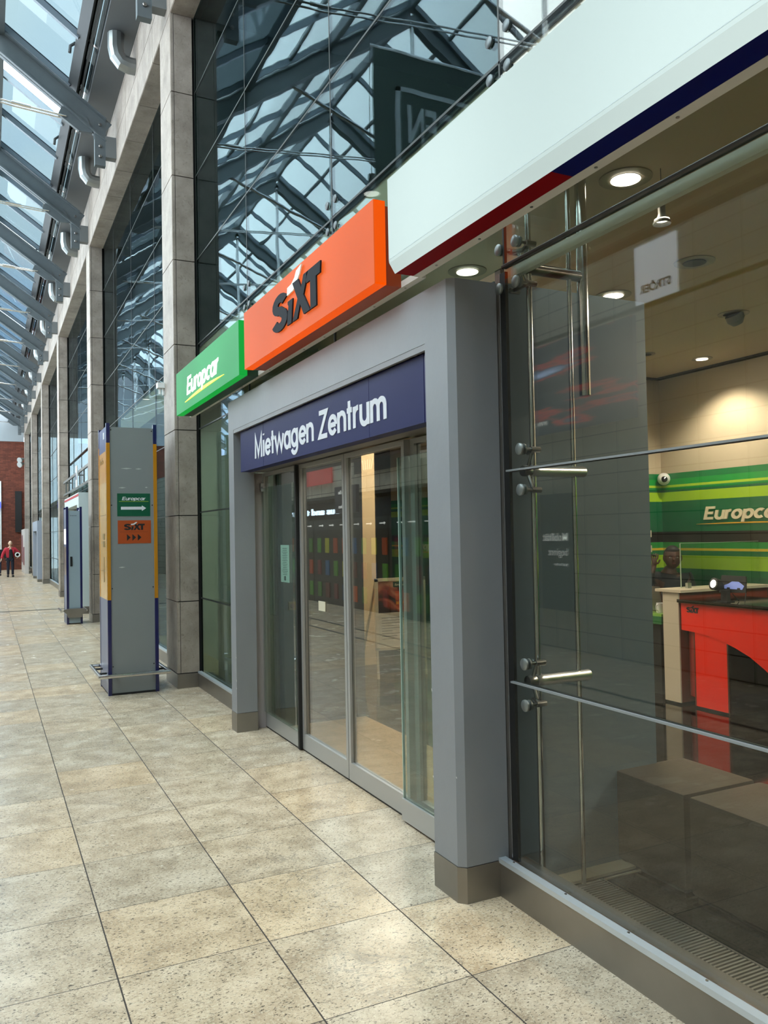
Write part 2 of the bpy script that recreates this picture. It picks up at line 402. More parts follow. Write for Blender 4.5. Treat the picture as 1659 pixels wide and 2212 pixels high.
# heavy slanted word mark, unit box 0..1.9 x 0..1
SX_I = [[(.62, .0), (.80, .0), (.86, .62), (.66, .62), (.66, .54), (.69, .5)]]
SX_X = [[(.84, .0), (1.03, .0), (1.14, .33), (1.27, .0), (1.50, .0), (1.27, .5), (1.45, 1.0), (1.28, 1.0), (1.19, .72), (1.08, 1.0), (.86, 1.0), (1.05, .5)]]
SX_T = [[(1.52, .0), (1.72, .0), (1.72, .72), (1.86, .72), (1.88, 1.0), (1.40, 1.0), (1.38, .72), (1.52, .72)]]
def arc(cx_, cy_, rx, ry, a0, a1, n=12): return [(cx_+rx*math.cos(math.radians(a0+(a1-a0)*i/n)), cy_+ry*math.sin(math.radians(a0+(a1-a0)*i/n))) for i in range(n+1)]
SX_S = [arc(.30, .72, .30, .28, 10, 270, 16)+arc(.30, .29, .11, .15, 90, -90, 8)[0:0]+[(.30, .44)]+arc(.26, .28, .32, .28, 90, -170, 16)+[(.12, .24)]
        + arc(.27, .26, .13, .10, 190, 380, 8)[::1][0:9]+[(.36, .34), (.28, .40)]]
def s_poly():
    # centre line of an S swept with a wide stroke, as a strip of quads
    cl = arc(.32, .72, .20, .17, 15, 270, 12)+arc(.30, .30, .22, .19, 80, -165, 12)[1:]
    out = []; w = .115
    for i in range(len(cl)-1):
        a, b = cl[i], cl[i+1]; p = cl[max(i-1, 0)]; q = cl[min(i+2, len(cl)-1)]
        def nrm(u, v):
            d = (v[0]-u[0], v[1]-u[1]); l = math.hypot(*d) or 1; return (-d[1]/l*w*1.05, d[0]/l*w)
        n0, n1 = nrm(p, b), nrm(a, q)
        out.append([(a[0]+n0[0], a[1]+n0[1]), (b[0]+n1[0], b[1]+n1[1]), (b[0]-n1[0], b[1]-n1[1]), (a[0]-n0[0], a[1]-n0[1])])
    return out
SX_ALL = s_poly()+SX_I+SX_X+SX_T
SWOOSH = [[(.62, .80), (.64, 1.0)]+[(.80, 1.02), (.93, 1.12), (1.0, 1.26)]+[(1.2, 1.32), (1.13, 1.12), (1.02, .96), (.86, .82)]]

# ================================================================== SETTING
HX = -2.9                       # face of the opposite wall
YE = 50.0                       # far end wall
struct('floor', B(HX-1, 2.2, -6, YE+2, -.2, 0), F)
# office floor: pale tile strip by the doors, dark polished tiles beyond
DARKT = grid_mat('dark_floor_tiles', '#171310', '#4b423a', .6, .6, 'XY', .006, ox=.1, oz=.2, rough=.07, var=.2, spec=.6)
struct('floor_office', B(3.06, 12, 3.14, 15, -.2, 0).box(2.2, 12, -6, 3.14, -.2, 0), DARKT)
TAN = mat('tan_office_tiles', '#b99b70', .3, noise=.15, nscale=30)
struct('floor_entrance', B(2.2, 3.06, 3.14, 15, -.2, -.0005), TAN)

# ---- stone piers: thing per pier, real cladding slabs round a dark core
PY0, PS, PW = 8.97, 7.98, .60
def pier(i):
    y = PY0+PS*i
    o = empty('trim_%d' % (i+1), (1.86, y, 0), kind='structure')
    MB().box(1.885, 2.14, y+.03, y+PW-.03, 0, 7.5).build('core', BLACK, o)
    s = MB(); zs = [.16]+[.9433*k for k in range(1, 8)]+[7.49]
    for a, b in zip(zs[:-1], zs[1:]):
        g = .005
        s.box(1.85, 1.875, y+.012, y+PW-.012, a+g, b-g)       # hall face
        s.box(1.888, 2.088, y, y+.02, a+g, b-g)               # camera-side face
        s.box(1.888, 2.088, y+PW-.02, y+PW, a+g, b-g)
        s.box(1.855, 1.882, y-.001, y+.010, a+g, b-g); s.box(1.855, 1.882, y+PW-.010, y+PW+.001, a+g, b-g)
    s.build('cladding', STONE, o)
    MB().box(1.846, 2.10, y-.004, y+PW+.004, 0, .155).build('plinth', STEELD, o)
    return o
for i in range(6): pier(i)
# ---- entablature over the openings
Y1 = -6.0
ST2 = MB(); SO = MB(); EN = MB()
EN.box(1.90, 2.4, Y1, YE, 7.52, 9.2)
zz = [7.49, 7.96, 8.43, 8.9]
k = 0; yy = PY0-PS*2
while yy < YE:
    st = PS/7.5
    a, b = yy, yy+st
    for q in range(3): ST2.box(1.85, 1.89, a+.006, b-.006, zz[q]+.005, zz[q+1]-.005)
    SO.box(1.855, 2.11, a+.006, b-.006, 7.485, 7.51)
    yy += st
struct('wall_right', EN, BLACK); struct('wall_cladding', ST2, STONE); struct('trim_soffit', SO, STONE)

# ---- glazed facade, one window object per bay
ZJ = [.17, .975, 1.92, 2.845, 3.79, 4.735, 5.68, 6.62, 7.485]
GX = 2.11
def facade(n, y0, y1, joints, zlo=0, skip=None, gm=GLASS):
    o = empty('window_%d' % n, (GX, y0, 0), kind='structure')
    ys = [y0]+[j for j in joints if y0 < j < y1]+[y1]
    g = MB(); jt = MB()
    for a, b in zip(ys[:-1], ys[1:]):
        for c, d in zip(ZJ[:-1], ZJ[1:]):
            if d <= zlo+.01: continue
            if skip and a >= skip[0]-.3 and b <= skip[1]+.3 and d < 2.9: continue
            g.box(GX, GX+.012, a+.006, b-.006, c+.006, d-.006)
            jt.box(GX-.001, GX+.014, a-.006, a+.006, c, d)
            jt.box(GX-.001, GX+.014, a, b, d-.006, d+.006)
    g.build('pane', gm, o); jt.build('glazing_joint', SILIC, o)
    return o
# transparent vestibule zone of bay 1 is left open for the portal
J = [-.95, 1.04, 3.03, 5.03, 7.03, 8.95]
facade(1, -6, 3.03, [-4.9, -2.93]+J, gm=SHOPGL)
def facade_portal(n, y0, y1, py0, py1, pz, joints):
    o = empty('window_%d' % n, (GX, y0, 0), kind='structure'); g = MB(); jt = MB()
    ys = sorted([y0, y1]+[j for j in joints if y0 < j < y1])
    for a, b in zip(ys[:-1], ys[1:]):
        for c, d in zip(ZJ[:-1], ZJ[1:]):
            segs = [(a, b)]
            if d <= pz+.1: segs = [s_ for s_ in ((a, min(b, py0)), (max(a, py1), b)) if s_[1]-s_[0] > .03]
            for (e, f_) in segs:
                g.box(GX, GX+.012, e+.006, f_-.006, c+.006, d-.006)
                jt.box(GX-.001, GX+.014, e, f_, d-.007, d+.007)
                if e == a: jt.box(GX-.001, GX+.014, e-.006, e+.006, c, d)
    g.build('pane', GLASS, o); jt.build('glazing_joint', SILIC, o)
facade_portal(2, 3.03, 8.97, 3.03, 6.83, 2.8, J)
facade(3, PY0+PW, PY0+PS, [11.5, 13.5, 15.5])
facade_portal(4, PY0+PS+PW, PY0+2*PS, 19.0, 22.6, 2.7, [19.5, 21.5, 23.5])
facade(5, PY0+2*PS+PW, PY0+3*PS, [27.5, 29.5, 31.5])
facade_portal(6, PY0+3*PS+PW, PY0+4*PS, 34.6, 38.2, 2.4, [35.5, 37.5, 39.5])
facade(7, PY0+4*PS+PW, PY0+5*PS, [43.5, 45.5, 47.5])
# transom profile and stainless base below each stretch of glass
tr = MB(); bs = MB(); cap = MB()
bays = [(-6, 3.12), (6.83, 8.965)]+[(PY0+PW+PS*i, PY0+PS*(i+1)) for i in range(5)]
for a, b in bays:
    if abs(a-(PY0+PW+PS)) < .1: spans = [(a, 19.0), (22.6, b)]
    elif abs(a-(PY0+PW+3*PS)) < .1: spans = [(a, 34.6), (38.2, b)]
    else: spans = [(a, b)]
    for c, d in spans:
        bs.box(2.075, 2.22, c, d, 0, .150); cap.box(2.07, 2.108, c, d, .150, .172)
struct('baseboard_right', bs, STEELD); struct('trim_base_cap', cap, mat('cap_aluminium', '#c2c9d0', .35, metal=.45))
fasc = MB()
for a, b in [(-6, 8.96), (PY0+PW, PY0+PS), (PY0+PW+PS, PY0+2*PS)]:
    fasc.box(2.125, 2.165, a, b, 3.765, 3.80)
struct('trim_transom', fasc, mat('transom_dark', '#2a3030', .4, metal=.5))

# ---- office interior shell
CREAM = mat('cream_plaster', '#cdbfa6', .6)
CEIL = mat('office_ceiling', '#c8b49c', .6)
PANELI = mat('cream_wall_panel', '#c9bca4', .45)
DARKV = mat('dark_void', '#26302d', .8)
struct('ceiling_office', B(2.14, 12, -6, 15, 3.37, 3.77), CEIL)
struct('wall_upper_back', B(6.0, 6.1, -6, YE, 3.77, 7.6).box(2.2, 6.0, -6, YE, 7.5, 7.6), DARKV)
struct('wall_upper_side', B(2.14, 6, 8.96, 9.5, 3.8, 7.5).box(2.14, 6, -6, -5.9, 3.8, 7.5), DARKV)
# green striped wall
GR = '#0d6b3c'
def stripe_mat():
    m = bpy.data.materials.new('green_striped_wall'); m.use_nodes = True
    n = m.node_tree; b = n.nodes['Principled BSDF']; N = n.nodes.new; L = n.links.new
    g = N('ShaderNodeNewGeometry'); s = N('ShaderNodeSeparateXYZ'); L(g.outputs['Position'], s.inputs[0])
    d = N('ShaderNodeMath'); d.operation = 'DIVIDE'; d.inputs[1].default_value = 3.4; L(s.outputs['Z'], d.inputs[0])
    r = N('ShaderNodeValToRGB'); r.color_ramp.interpolation = 'CONSTANT'; e = r.color_ramp.elements
    st = [(0, '#1a5a3a'), (1.12, '#17693f'), (1.19, '#9cc62c'), (1.335, '#147a41'), (1.385, '#e8c42e'), (1.415, '#2f9a45'), (1.475, '#1d1814'),
          (1.60, '#0b6a41'), (1.94, '#a9d326'), (2.055, '#0a6440'), (2.085, '#139247'), (2.105, '#b9dc33'), (2.135, '#17a043'), (2.20, '#0d7f45'), (2.262, '#cbbda5')]
    e[0].position = 0; e[0].color = lin(st[0][1]); e[1].position = st[1][0]/3.4; e[1].color = lin(st[1][1])
    for z, c in st[2:]:
        q = e.new(z/3.4); q.color = lin(c)
    L(d.outputs[0], r.inputs[0]); L(r.outputs[0], b.inputs['Base Color']); b.inputs['Roughness'].default_value = .3
    return m
GREENW = stripe_mat()
struct('wall_office_back', B(7.0, 7.1, -6, 14.0, 0, 3.37), GREENW)
struct('wall_office_end', B(5.6, 7.0, 7.0, 7.1, 0, 3.37), GREENW)
struct('trim_ceiling_gap', B(6.90, 6.995, -6, 6.98, 3.355, 3.372).box(5.6, 6.9, 6.93, 6.995, 3.355, 3.372), BLACK)
struct('wall_office_far', B(2.14, 7.0, 14.0, 14.1, 0, 3.37), mat('far_office_grey', '#4b4a45', .6))
struct('wall_partition', B(2.75, 2.85, 6.95, 14, 0, 3.37), PANELI)
struct('wall_display', B(2.30, 2.34, 6.95, 8.93, .94, 2.8), mat('display_grey_beige', '#c4bdae', .5))
struct('wall_display_base', B(2.29, 2.34, 6.95, 8.93, 0, .93), mat('display_pink_beige', '#d9c3ab', .5))
struct('wall_behind', B(2.2, 7.0, -6.1, -6, 0, 3.37), CREAM)
struct('ceiling_far_shops', B(2.14, 7, 14.1, YE, 2.9, 3.0), CEIL)
struct('wall_far_shops', B(5.0, 5.1, 14.1, YE, 0, 3.0), mat('pale_shop_wall', '#9fb0ac', .6))
struct('floor_far_shops', B(2.2, 5.0, 15, YE, -.2, 0), TAN)
# vestibule side walls behind the portal
VW = mat('vestibule_grey', '#61717b', .4)
struct('wall_vestibule_near', B(2.135, 3.065, 3.15, 3.32, 0, 2.82), VW)
struct('wall_vestibule_far', B(2.30, 3.065, 6.72, 6.85, 0, 2.82), mat('vestibule_dark', '#5d6062', .4))
struct('ceiling_vestibule', B(2.135, 3.065, 3.32, 6.85, 2.6, 2.82), VW)
struct('trim_office_kerb', B(2.28, 2.86, 3.055, 3.15, 0, .012).box(2.28, 2.95, 3.02, 3.03, 0, .006), mat('kerb_tile', '#b3a185', .35))

# ---- opposite side of the hall
OPPST = grid_mat('opposite_stone_panels', '#d9d3c7', '#4a4239', .65, .26, 'YZ', .012, ox=5.9, oz=.02, rough=.5, var=.04)
struct('wall_left', B(HX-.4, HX, -6, 10.5, 0, 5.6).box(HX-.4, HX, 10.5, 12.4, 0, 4.3).box(HX-.4, HX, 21.2, YE, 0, 4.3).box(HX-.4, HX, 12.4, 21.2, 2.55, 4.3), OPPST)
struct('wall_left_parapet', B(-9, HX, 10.5, YE, 4.3, 4.36).box(-9, HX, -6, 10.5, 4.3, 4.36), mat('parapet_grey', '#b4b8b4', .6))
struct('wall_locker_recess', B(HX-.9, HX-.8, 12.4, 21.2, 0, 2.55).box(HX-.9, HX-.01, 12.4, 21.2, 2.48, 2.549).box(HX-.9, HX-.35, 21.19, 21.3, 0, 2.6).box(HX-.9, HX-.35, 12.3, 12.41, 0, 2.6), mat('recess_dark', '#1c1f22', .5))
BRICK = grid_mat('red_brick', '#6a3728', '#4a2e26', .26, .08, 'XZ', .012, rough=.8, var=.25, brick=True)
struct('wall_back', B(-9, 2.4, YE, YE+.4, 0, 7.2), BRICK)
struct('wall_front', B(-9, 7.2, -6.5, -6.1, 0, 12), mat('front_grey', '#7a7c7c', .6))
struct('trim_drain', B(-1.40, -1.35, -2, 24, .001, .004).box(-.92, -.87, -2, 24, .001, .004), BLACK)
struct('trim_expansion_joint', B(HX, 1.84, 20.63, 20.67, .001, .005).box(HX, 1.84, 20.76, 20.80, .001, .005), mat('joint_metal', '#6f6b66', .4, metal=.6))

# ================================================================== ROOF
SL = math.tan(math.radians(35.3)); RX = -3.0
def rz(x, base=8.22): return base+(1.70-x)*SL if x >= RX else base+(1.70-RX)*SL-(RX-x)*SL
YR = [13.2+3.99*k for k in range(-4, 10)]
def make_rafter(y, kindb):
    o = empty('roof_rafter', (1.7, y, 7.5))
    m = MB(); zt0, ztR = rz(1.70), rz(RX); zl = rz(-9)
    w = .016
    def seg(a, b):   # I section: web + flanges
        A, Bv = Vector(a), Vector(b)
        m.bar(A+Vector((0, 0, -.17)), Bv+Vector((0, 0, -.17)), w, .32, (0, 0, 1))
        m.bar(A, Bv, .16, .022, (0, 0, 1)); m.bar(A+Vector((0, 0, -.345)), Bv+Vector((0, 0, -.345)), .16, .022, (0, 0, 1))
    seg((1.70, y, zt0), (RX, y, ztR)); seg((RX, y, ztR), (-9, y, zl))
    m.build('beam', ROOFST, o)
    b = MB().box(1.53, 1.69, y-.05, y+.05, 7.48, 8.0).box(1.52, 1.70, y-.012, y+.012, 7.9, 8.2)
    b.each('bracket_plate', ROOFST, o)
    s = MB().box(1.69, 1.85, y-.07, y+.07, 7.62, 7.95); s.build('wall_stub', mat('stub_steel', '#6b6f70', .45) if 'stub_steel' not in MATS else MATS['stub_steel'], o)
    bo = MB()
    for z in (7.62, 7.78, 8.12): bo.lathe([(.024, 0), (.024, .02), (.018, .028)], (1.61, y-.05, z), (0, -1, 0), 10)
    bo.each('bolt', CAST, o)
    g = MB().prism([(1.42, 8.22), (1.05, 8.30), (1.00, 8.18), (1.30, 7.98), (1.5, 7.98)], lambda u, v, w_: Vector((u, y-.03+w_, v)), .06)
    g.build('gusset_plate', ROOFST, o)
    t = MB()
    for dy in (-.045, .045):
        t.tube([(1.12, y+dy, 8.16), (.4, y+dy, 8.20), (-1.0, y+dy, 8.36), (RX, y+dy, 8.55), (-5, y+dy, 8.36), (-7.2, y+dy, 8.2)], .013, 8)
    t.tube([(.62, y-.045, 8.19), (.35, y-.045, 8.21)], .024, 8); t.tube([(RX, y, 8.55), (RX, y, ztR-.3)], .04, 10)
    t.tube([(RX, y, 8.6), (-.6, y, rz(-.6)-.35)], .035, 10); t.tube([(RX, y, 8.6), (-5.4, y, rz(-5.4)-.35)], .035, 10)
    t.each('tie_rod', CHROME, o, smooth=True)
    return o
ORD = ['nearest', 'second nearest', 'third nearest', 'fourth nearest', 'fifth nearest', 'sixth nearest', 'seventh nearest', 'eighth nearest', 'ninth nearest', 'tenth nearest', 'eleventh nearest']
proto = make_rafter(YR[0], 0)
for i, y in enumerate(YR):
    o = proto if i == 0 else copy_tree(proto)
    o.location = (1.7, y, 7.5)
    if y < 9.3: lb = 'grey steel roof rafter overhead, high above the lettered shop signs' if y > 5 else 'grey steel roof rafter overhead, out over the camera end of the hall'
    else: lb = '%s of the grey steel rafters running down the left edge to the stone wall' % ORD[int(round((y-13.2)/3.99))]
    tag(o, lb, 'roof beam', 'steel roof rafters bracketed to the stone wall')
# longitudinal members
pl = MB().box(1.335, 1.385, -6, YE, 8.62, 8.92); pl.bar((1.27, -6, 8.98-.24), (1.27, YE, 8.98-.24), .15, .2, (SL, 0, 1))
struct('ceiling_eaves_beam', pl, mat('eaves_beam', '#45484a', .5))
tray = MB(); tray.prism([(1.44, 8.85), (1.47, 8.85), (1.87, 8.53), (1.87, 8.48), (1.46, 8.56), (1.44, 8.60)], lambda u, v, w_: Vector((u, -6+w_, v)), YE+6)
struct('ceiling_gutter', tray, ROOFDK)
# glazing bars running down the slope and purlins along the hall
for side in (0, 1):
    gb = MB(); xa, xb = (1.20, RX) if side == 0 else (RX, -9)
    for y in np.arange(YR[0]-3.99, YE, 1.33):
        gb.bar((xa, y, rz(xa)+.12), (xb, y, rz(xb)+.12), .06, .10)
    struct('ceiling_glazing_bars', gb, ROOFLT)
pu = MB()
for x in ([.22, -1.35, RX, -4.6, -6.2, -7.8]):
    pu.bar((x, -6, rz(x)+.05), (x, YE, rz(x)+.05), .09, .20)
for x in (-.55, -2.2, -3.8, -5.4, -7.0):
    pu.bar((x, -6, rz(x)+.14), (x, YE, rz(x)+.14), .05, .07)
struct('ceiling_purlins', pu, ROOFST)
# glass panes: tinted lower row over the stone wall, every third bay a clear vent
ga = MB(); gbm = MB()
def quad(mb, x0, x1, y0, y1):
    h = .012
    v = [(x0, y0, rz(x0)+.16), (x1, y0, rz(x1)+.16), (x1, y1, rz(x1)+.16), (x0, y1, rz(x0)+.16)]
    v += [(a, b, c+h) for a, b, c in v]
    mb.add(v, [(0, 1, 2, 3), (7, 6, 5, 4), (0, 4, 5, 1), (1, 5, 6, 2), (2, 6, 7, 3), (3, 7, 4, 0)])
ys = list(np.arange(YR[0]-3.99, YE, 1.33)); xs = [1.46, .22, -1.35, RX, -4.6, -6.2, -7.8, -9]
for j in range(len(ys)-1):
    for i in range(len(xs)-1):
        clear = (i >= 1) or (i == 0 and j % 6 == 3)
        quad(gbm if clear else ga, xs[i+1]+.03, xs[i]-.03, ys[j]+.03, ys[j+1]-.03)
struct('ceiling_glass_tinted', ga, ROOFA); struct('ceiling_glass_clear', gbm, ROOFB)
# closing gable at the far end
gm = MB(); gm.box(-9, 1.85, YE-.05, YE+.2, 7.2, 7.95).box(-9, 1.85, YE+.0, YE+.1, 7.95, 12)
struct('wall_gable_beam', gm, mat('gable_beam', '#9aa3a8', .4))
for i in range(9):
    y = 11.45+3.99*i if i < 2 else 11.45+4.1*i
# downpipe elbows from the gutter into the wall
def duct(y):
    return MB().tube([(1.60, y, 8.50), (1.60, y, 8.30), (1.62, y, 8.20), (1.68, y, 8.13), (1.77, y, 8.11), (1.849, y, 8.11)], .11, 12)
for i in range(9):
    y = 11.3+3.99*i
    d = duct(y).build('drain_elbow', mat('galvanised_pipe', '#8b8f90', .3, metal=.8) if 'galvanised_pipe' not in MATS else MATS['galvanised_pipe'])
    d.data.set_sharp_from_angle(angle=math.radians(15))
    tag(d, '%s of the galvanised elbow pipes dropping from the gutter into the stone wall' % ORD[i], 'drain pipe', 'drain elbows under the gutter')
# small spotlight clips on the eaves beam
for i in range(5):
    y = 9.2+3.0*i
    tag(MB().tube([(1.17, y, 8.78), (1.10, y, 8.72), (1.09, y, 8.62)], .022, 8).build('wire_clamp', ROOFDK), '%s of the small dark clamps sticking out of the eaves beam' % ORD[i], 'clamp', 'clamps along the eaves beam')
# hall pendants (seen mirrored in the upper glass)
LAMP = mat('lamp_glow', '#fff2dc', .4, emit=4, ecol='#fff0dc')
SHADE = mat('lamp_shade_grey', '#6f7270', .4)
def pendant(x, y, z, r, ztop, name, label, grp, pw):
    o = empty(name, (x, y, z), label, 'lamp', grp)
    MB().lathe([(r*.42, r*2.2), (r*.42, r*1.1), (r*.55, r*.8), (r*1.0, .01), (r, 0), (r*.94, .004), (r*.4, r*.9)], (x, y, z), (0, 0, 1)).build('lamp_shade', SHADE, o, smooth=True)
    MB().lathe([(r*.84, .03), (r*.84, .035)], (x, y, z-.012), (0, 0, 1)).build('bulb', LAMP, o)
    MB().tube([(x, y, z+r*2.2), (x, y, ztop)], .006 if r > .1 else .002, 6).build('cable', RUBBER, o)
    return o
pendant(-1.0, 10.9, 6.75, .14, 9.2, 'pendant_lamp', 'bright round pendant lamp mirrored in the glass above the orange sign', 'hall pendants', 0)
pendant(-1.0, 30.3, 6.7, .14, 9.2, 'pendant_lamp', 'small bright pendant lamp mirrored in the glass left of the green sign', 'hall pendants', 0)
# hanging banner across the hall (seen mirrored)
bn = empty('hanging_banner', (-3.4, 11.5, 5.6), 'dark banner with framed grey capitals hanging across the hall, mirrored in the glass', 'banner')
BANG = mat('banner_green_grey', '#3d4a44', .7); BANL = mat('banner_letters', '#b9c0c0', .7)
MB().box(-4.9, -1.35, 11.50, 11.52, 5.4, 9.45).build('cloth', BANG, bn)
MB().tube([(-5.0, 11.51, 9.47), (-1.3, 11.51, 9.47)], .03, 8).build('rail', CHROME, bn)
fr = MB()
for a in ((-4.7, -1.75, 8.82, 8.90), (-4.7, -1.75, 5.7, 5.78)): fr.box(a[0], a[1], 11.494, 11.50, a[2], a[3])
fr.box(-1.83, -1.75, 11.494, 11.50, 5.7, 8.9); fr.box(-4.7, -4.62, 11.494, 11.50, 5.7, 8.9); fr.build('frame_line', BANL, bn)
text('RECHTIGEN', CROSS, (-4.45, 11.5, 8.0), .62, 2.5, BANL, bn, bold=.02)
text('REISEN', CROSS, (-4.45, 11.5, 6.9), .85, 2.5, BANL, bn, bold=.02)

# ================================================================== GREY PORTAL
po = empty('entrance_portal', (1.88, 3.12, 0), 'thick grey painted portal frame around the sliding glass doors', 'door frame')
def portal(o, xf, xb, y0, y1, z1, legw, lintel, m, base=.155, bh=True, ch=.035, yl=None):
    oy0, oy1 = y0+legw, y1-legw; zl = z1-lintel
    fn = lambda u, v, w: Vector((xf+w, u, v))
    ob = MB()
    ob.box(xf, xb, y0, oy0, base, z1).box(xf, xb, oy1, y1, base, z1)
    L_ = MB(); 
    for (a, b) in ((y0, oy0), (oy1, y1)):
        pass
    return zl, oy0, oy1
XF, XB = 1.872, 2.125; y0, y1 = 3.118, 6.86; lw = .235; zt = 2.80; zl = 2.548
def chamfer_leg(ya, yb, z0, z1, near, name, m):   # plan with chamfered outer corners
    c = .03
    plan = [(XF+c, ya), (XB, ya), (XB, yb), (XF, yb), (XF, ya+c)] if near else [(XF, ya), (XB, ya), (XB, yb), (XF+c, yb), (XF, yb-c)]
    return MB().prism(plan, lambda u, v, w: Vector((u, v, z0+w)), z1-z0)
body = MB()
c = .03
# outline with opening, extruded in x, then chamfered near edge modelled by extra strip
outer = [(y0+c, .16), (y0+c, zt-.0), (y1-.02, zt), (y1, zt-.03), (y1, .16), (y1-.155, .16), (y1-.155, zl), (y0+lw, zl), (y0+lw, .16)]
def extrude_outline(poly, x0_, x1_, mb):
    pass
body.box(XF, XB, y0+c, y0+lw, .16, zt); body.box(XF, 2.05, y1-.155, y1-.0, .16, zt).box(2.05, XB, y1-.10, y1, zl, zt); body.box(XF, XB, y0+lw, y1-.155, zl, zt)
body.prism([(XF+c, y0), (XB, y0), (XB, y0+c), (XF, y0+c)], lambda u, v, w: Vector((u, v, .16+w)), zt-.16)
bo = body.build('frame', PAINT, po)
bmx = bmesh.new(); bmx.from_mesh(bo.data); bmesh.ops.remove_doubles(bmx, verts=bmx.verts, dist=.0005)
bmx.to_mesh(bo.data); bmx.free()
pk = MB().prism([(XF+c-.002, y0-.003), (XB, y0-.003), (XB, y0+lw+.003), (XF-.003, y0+lw+.003), (XF-.003, y0+c)], lambda u, v, w: Vector((u, v, w)), .158)
pk.build('plinth', STEELD, po)
MB().box(XF-.003, 2.052, y1-.158, y1+.003, 0, .158).build('plinth', STEELD, po)
MB().box(XF+.002, XF+.02, y0+lw, y1-.155, zl-.03, zl).build('opening_lip', mat('lip_grey', '#8a8a8e', .5), po)
ch = MB()
for (y, z, s_) in ((6.703, .42, .03), (6.704, .36, .02), (6.706, .62, .015), (3.35, .9, .02), (3.352, .5, .012), (3.14, .55, .01)):
    ch.add([(XF-.0012, y, z), (XF-.0012, y+.004, z+s_*.6), (XF-.0012, y+.002, z+s_), (XF-.0012, y-.003, z+s_*.4)], [(0, 1, 2, 3)])
ch.each('paint_chip', mat('chip_white', '#e8e6e2', .7), po)
# metal trim between portal and shop glass
tm = empty('trim_1_edge_profile', (2.15, 3.1, 0), kind='structure')
MB().box(2.128, 2.150, 3.085, 3.13, .0, 2.86).build('profile', STEELD, tm)
MB().tube([(2.128, 3.082, .17), (2.128, 3.082, 2.83)], .009, 10).build('round_edge', CHROME, tm, smooth=True)
MB().box(2.12, 2.135, 3.036, 3.082, .17, 2.83).build('gasket', RUBBER, tm)

# navy fascia sign in the portal
ns = empty('fascia_sign', (1.9, 3.42, 2.18), 'long navy blue sign with white letters inside the grey portal', 'sign')
sg = MB()
for a, b in ((3.42, 4.048), (4.052, 5.965), (5.969, 6.59)): sg.box(1.90, 1.985, a, b, 2.182, 2.515)
sg.build('panel', NAVY, ns); MB().box(1.902, 1.984, 3.405, 3.42, 2.183, 2.514).build('end_cap', NAVYD, ns)
stext('Mietwagen Zentrum', FACADE, (1.90, 6.182, 2.257), .172, 2.355, LET, ns, wt=.178, depth=.003)
for y in (6.45, 5.19, 3.62):
    h = MB().tube([(1.945, y, 2.515), (1.945, y, 2.55)], .012, 10); h.box(1.92, 1.97, y-.05, y+.05, 2.543, 2.549); h.each('hanger', STEELD, ns)

# ================================================================== SLIDING DOORS
DG = DOORGL
def leaf(o, y0_, y1_, x, st_near, st_far, zt_=2.19, rail=.115, glass=DG):
    f = MB(); xw = .022
    f.box(x-xw, x+xw, y0_, y1_, .015, .015+rail); f.box(x-xw, x+xw, y0_, y1_, zt_-.03, zt_)
    if st_near: f.box(x-xw, x+xw, y0_, y0_+st_near, .015+rail, zt_-.03)
    if st_far: f.box(x-xw, x+xw, y1_-st_far, y1_, .015+rail, zt_-.03)
    f.each('frame', DOORFR, o)
    MB().box(x-.004, x+.004, y0_+st_near, y1_-st_far, .015+rail, zt_-.03).build('pane', glass, o)
    MB().box(x-.018, x-.0, y0_+.002, y1_-.002, .002, .015).build('floor_seal', RUBBER, o)
d1 = empty('door_1', (2.17, 5.92, 0), kind='structure'); leaf(d1, 5.925, 6.77, 2.165, .03, .02)
MB().box(2.13, 2.19, 5.90, 5.93, .01, 2.19).build('edge_seal', RUBBER, d1)
d2 = empty('door_2', (2.18, 5.02, 0), kind='structure'); leaf(d2, 5.022, 5.90, 2.18, .035, .035)
d3 = empty('door_3', (2.18, 4.16, 0), kind='structure'); leaf(d3, 4.14, 5.014, 2.18, .035, .035)
MB().box(2.16, 2.20, 5.0135, 5.0225, .02, 2.19).build('meeting_seal', RUBBER, d3)
d4 = empty('door_4', (2.2, 3.36, 0), kind='structure'); leaf(d4, 3.36, 4.13, 2.215, .03, .05, rail=.115)
# safety screens
sc = empty('safety_screen', (2.14, 3.36, 0), 'clear frameless glass guard screen in front of the right door leaf', 'glass screen')
MB().box(2.130, 2.142, 3.37, 4.17, .135, 2.085).build('pane', GUARD, sc)
MB().box(2.129, 2.143, 4.165, 4.172, .135, 2.085).build('glass_edge', GEDGE, sc)
MB().box(2.118, 2.155, 3.36, 4.172, .015, .135).build('bottom_rail', DOORFR, sc)
sc2 = empty('safety_screen', (2.14, 6.0, 0), 'clear frameless glass guard screen with corner clamp at the left door leaf', 'glass screen')
MB().box(2.128, 2.138, 5.95, 6.80, .14, 2.06).build('pane', GUARD, sc2)
MB().box(2.118, 2.148, 6.74, 6.81, 2.03, 2.10).box(2.12, 2.146, 6.70, 6.745, 2.055, 2.07).build('clamp', STEEL, sc2)
# door head, jamb and header housing
hd = MB().box(2.06, 2.30, 3.35, 6.84, 2.20, 2.27).box(1.99, 2.12, 3.36, 6.70, 2.19, 2.215).box(2.12, 2.3, 3.35, 6.84, 2.27, 2.6)
struct('door_header', hd, mat('header_bronze_grey', '#6e6862', .4, metal=.3))
o = MB().box(2.062, 2.142, 6.77, 6.86, 0, 2.19).build('door_jamb', DOORPINK); o['kind'] = 'structure'
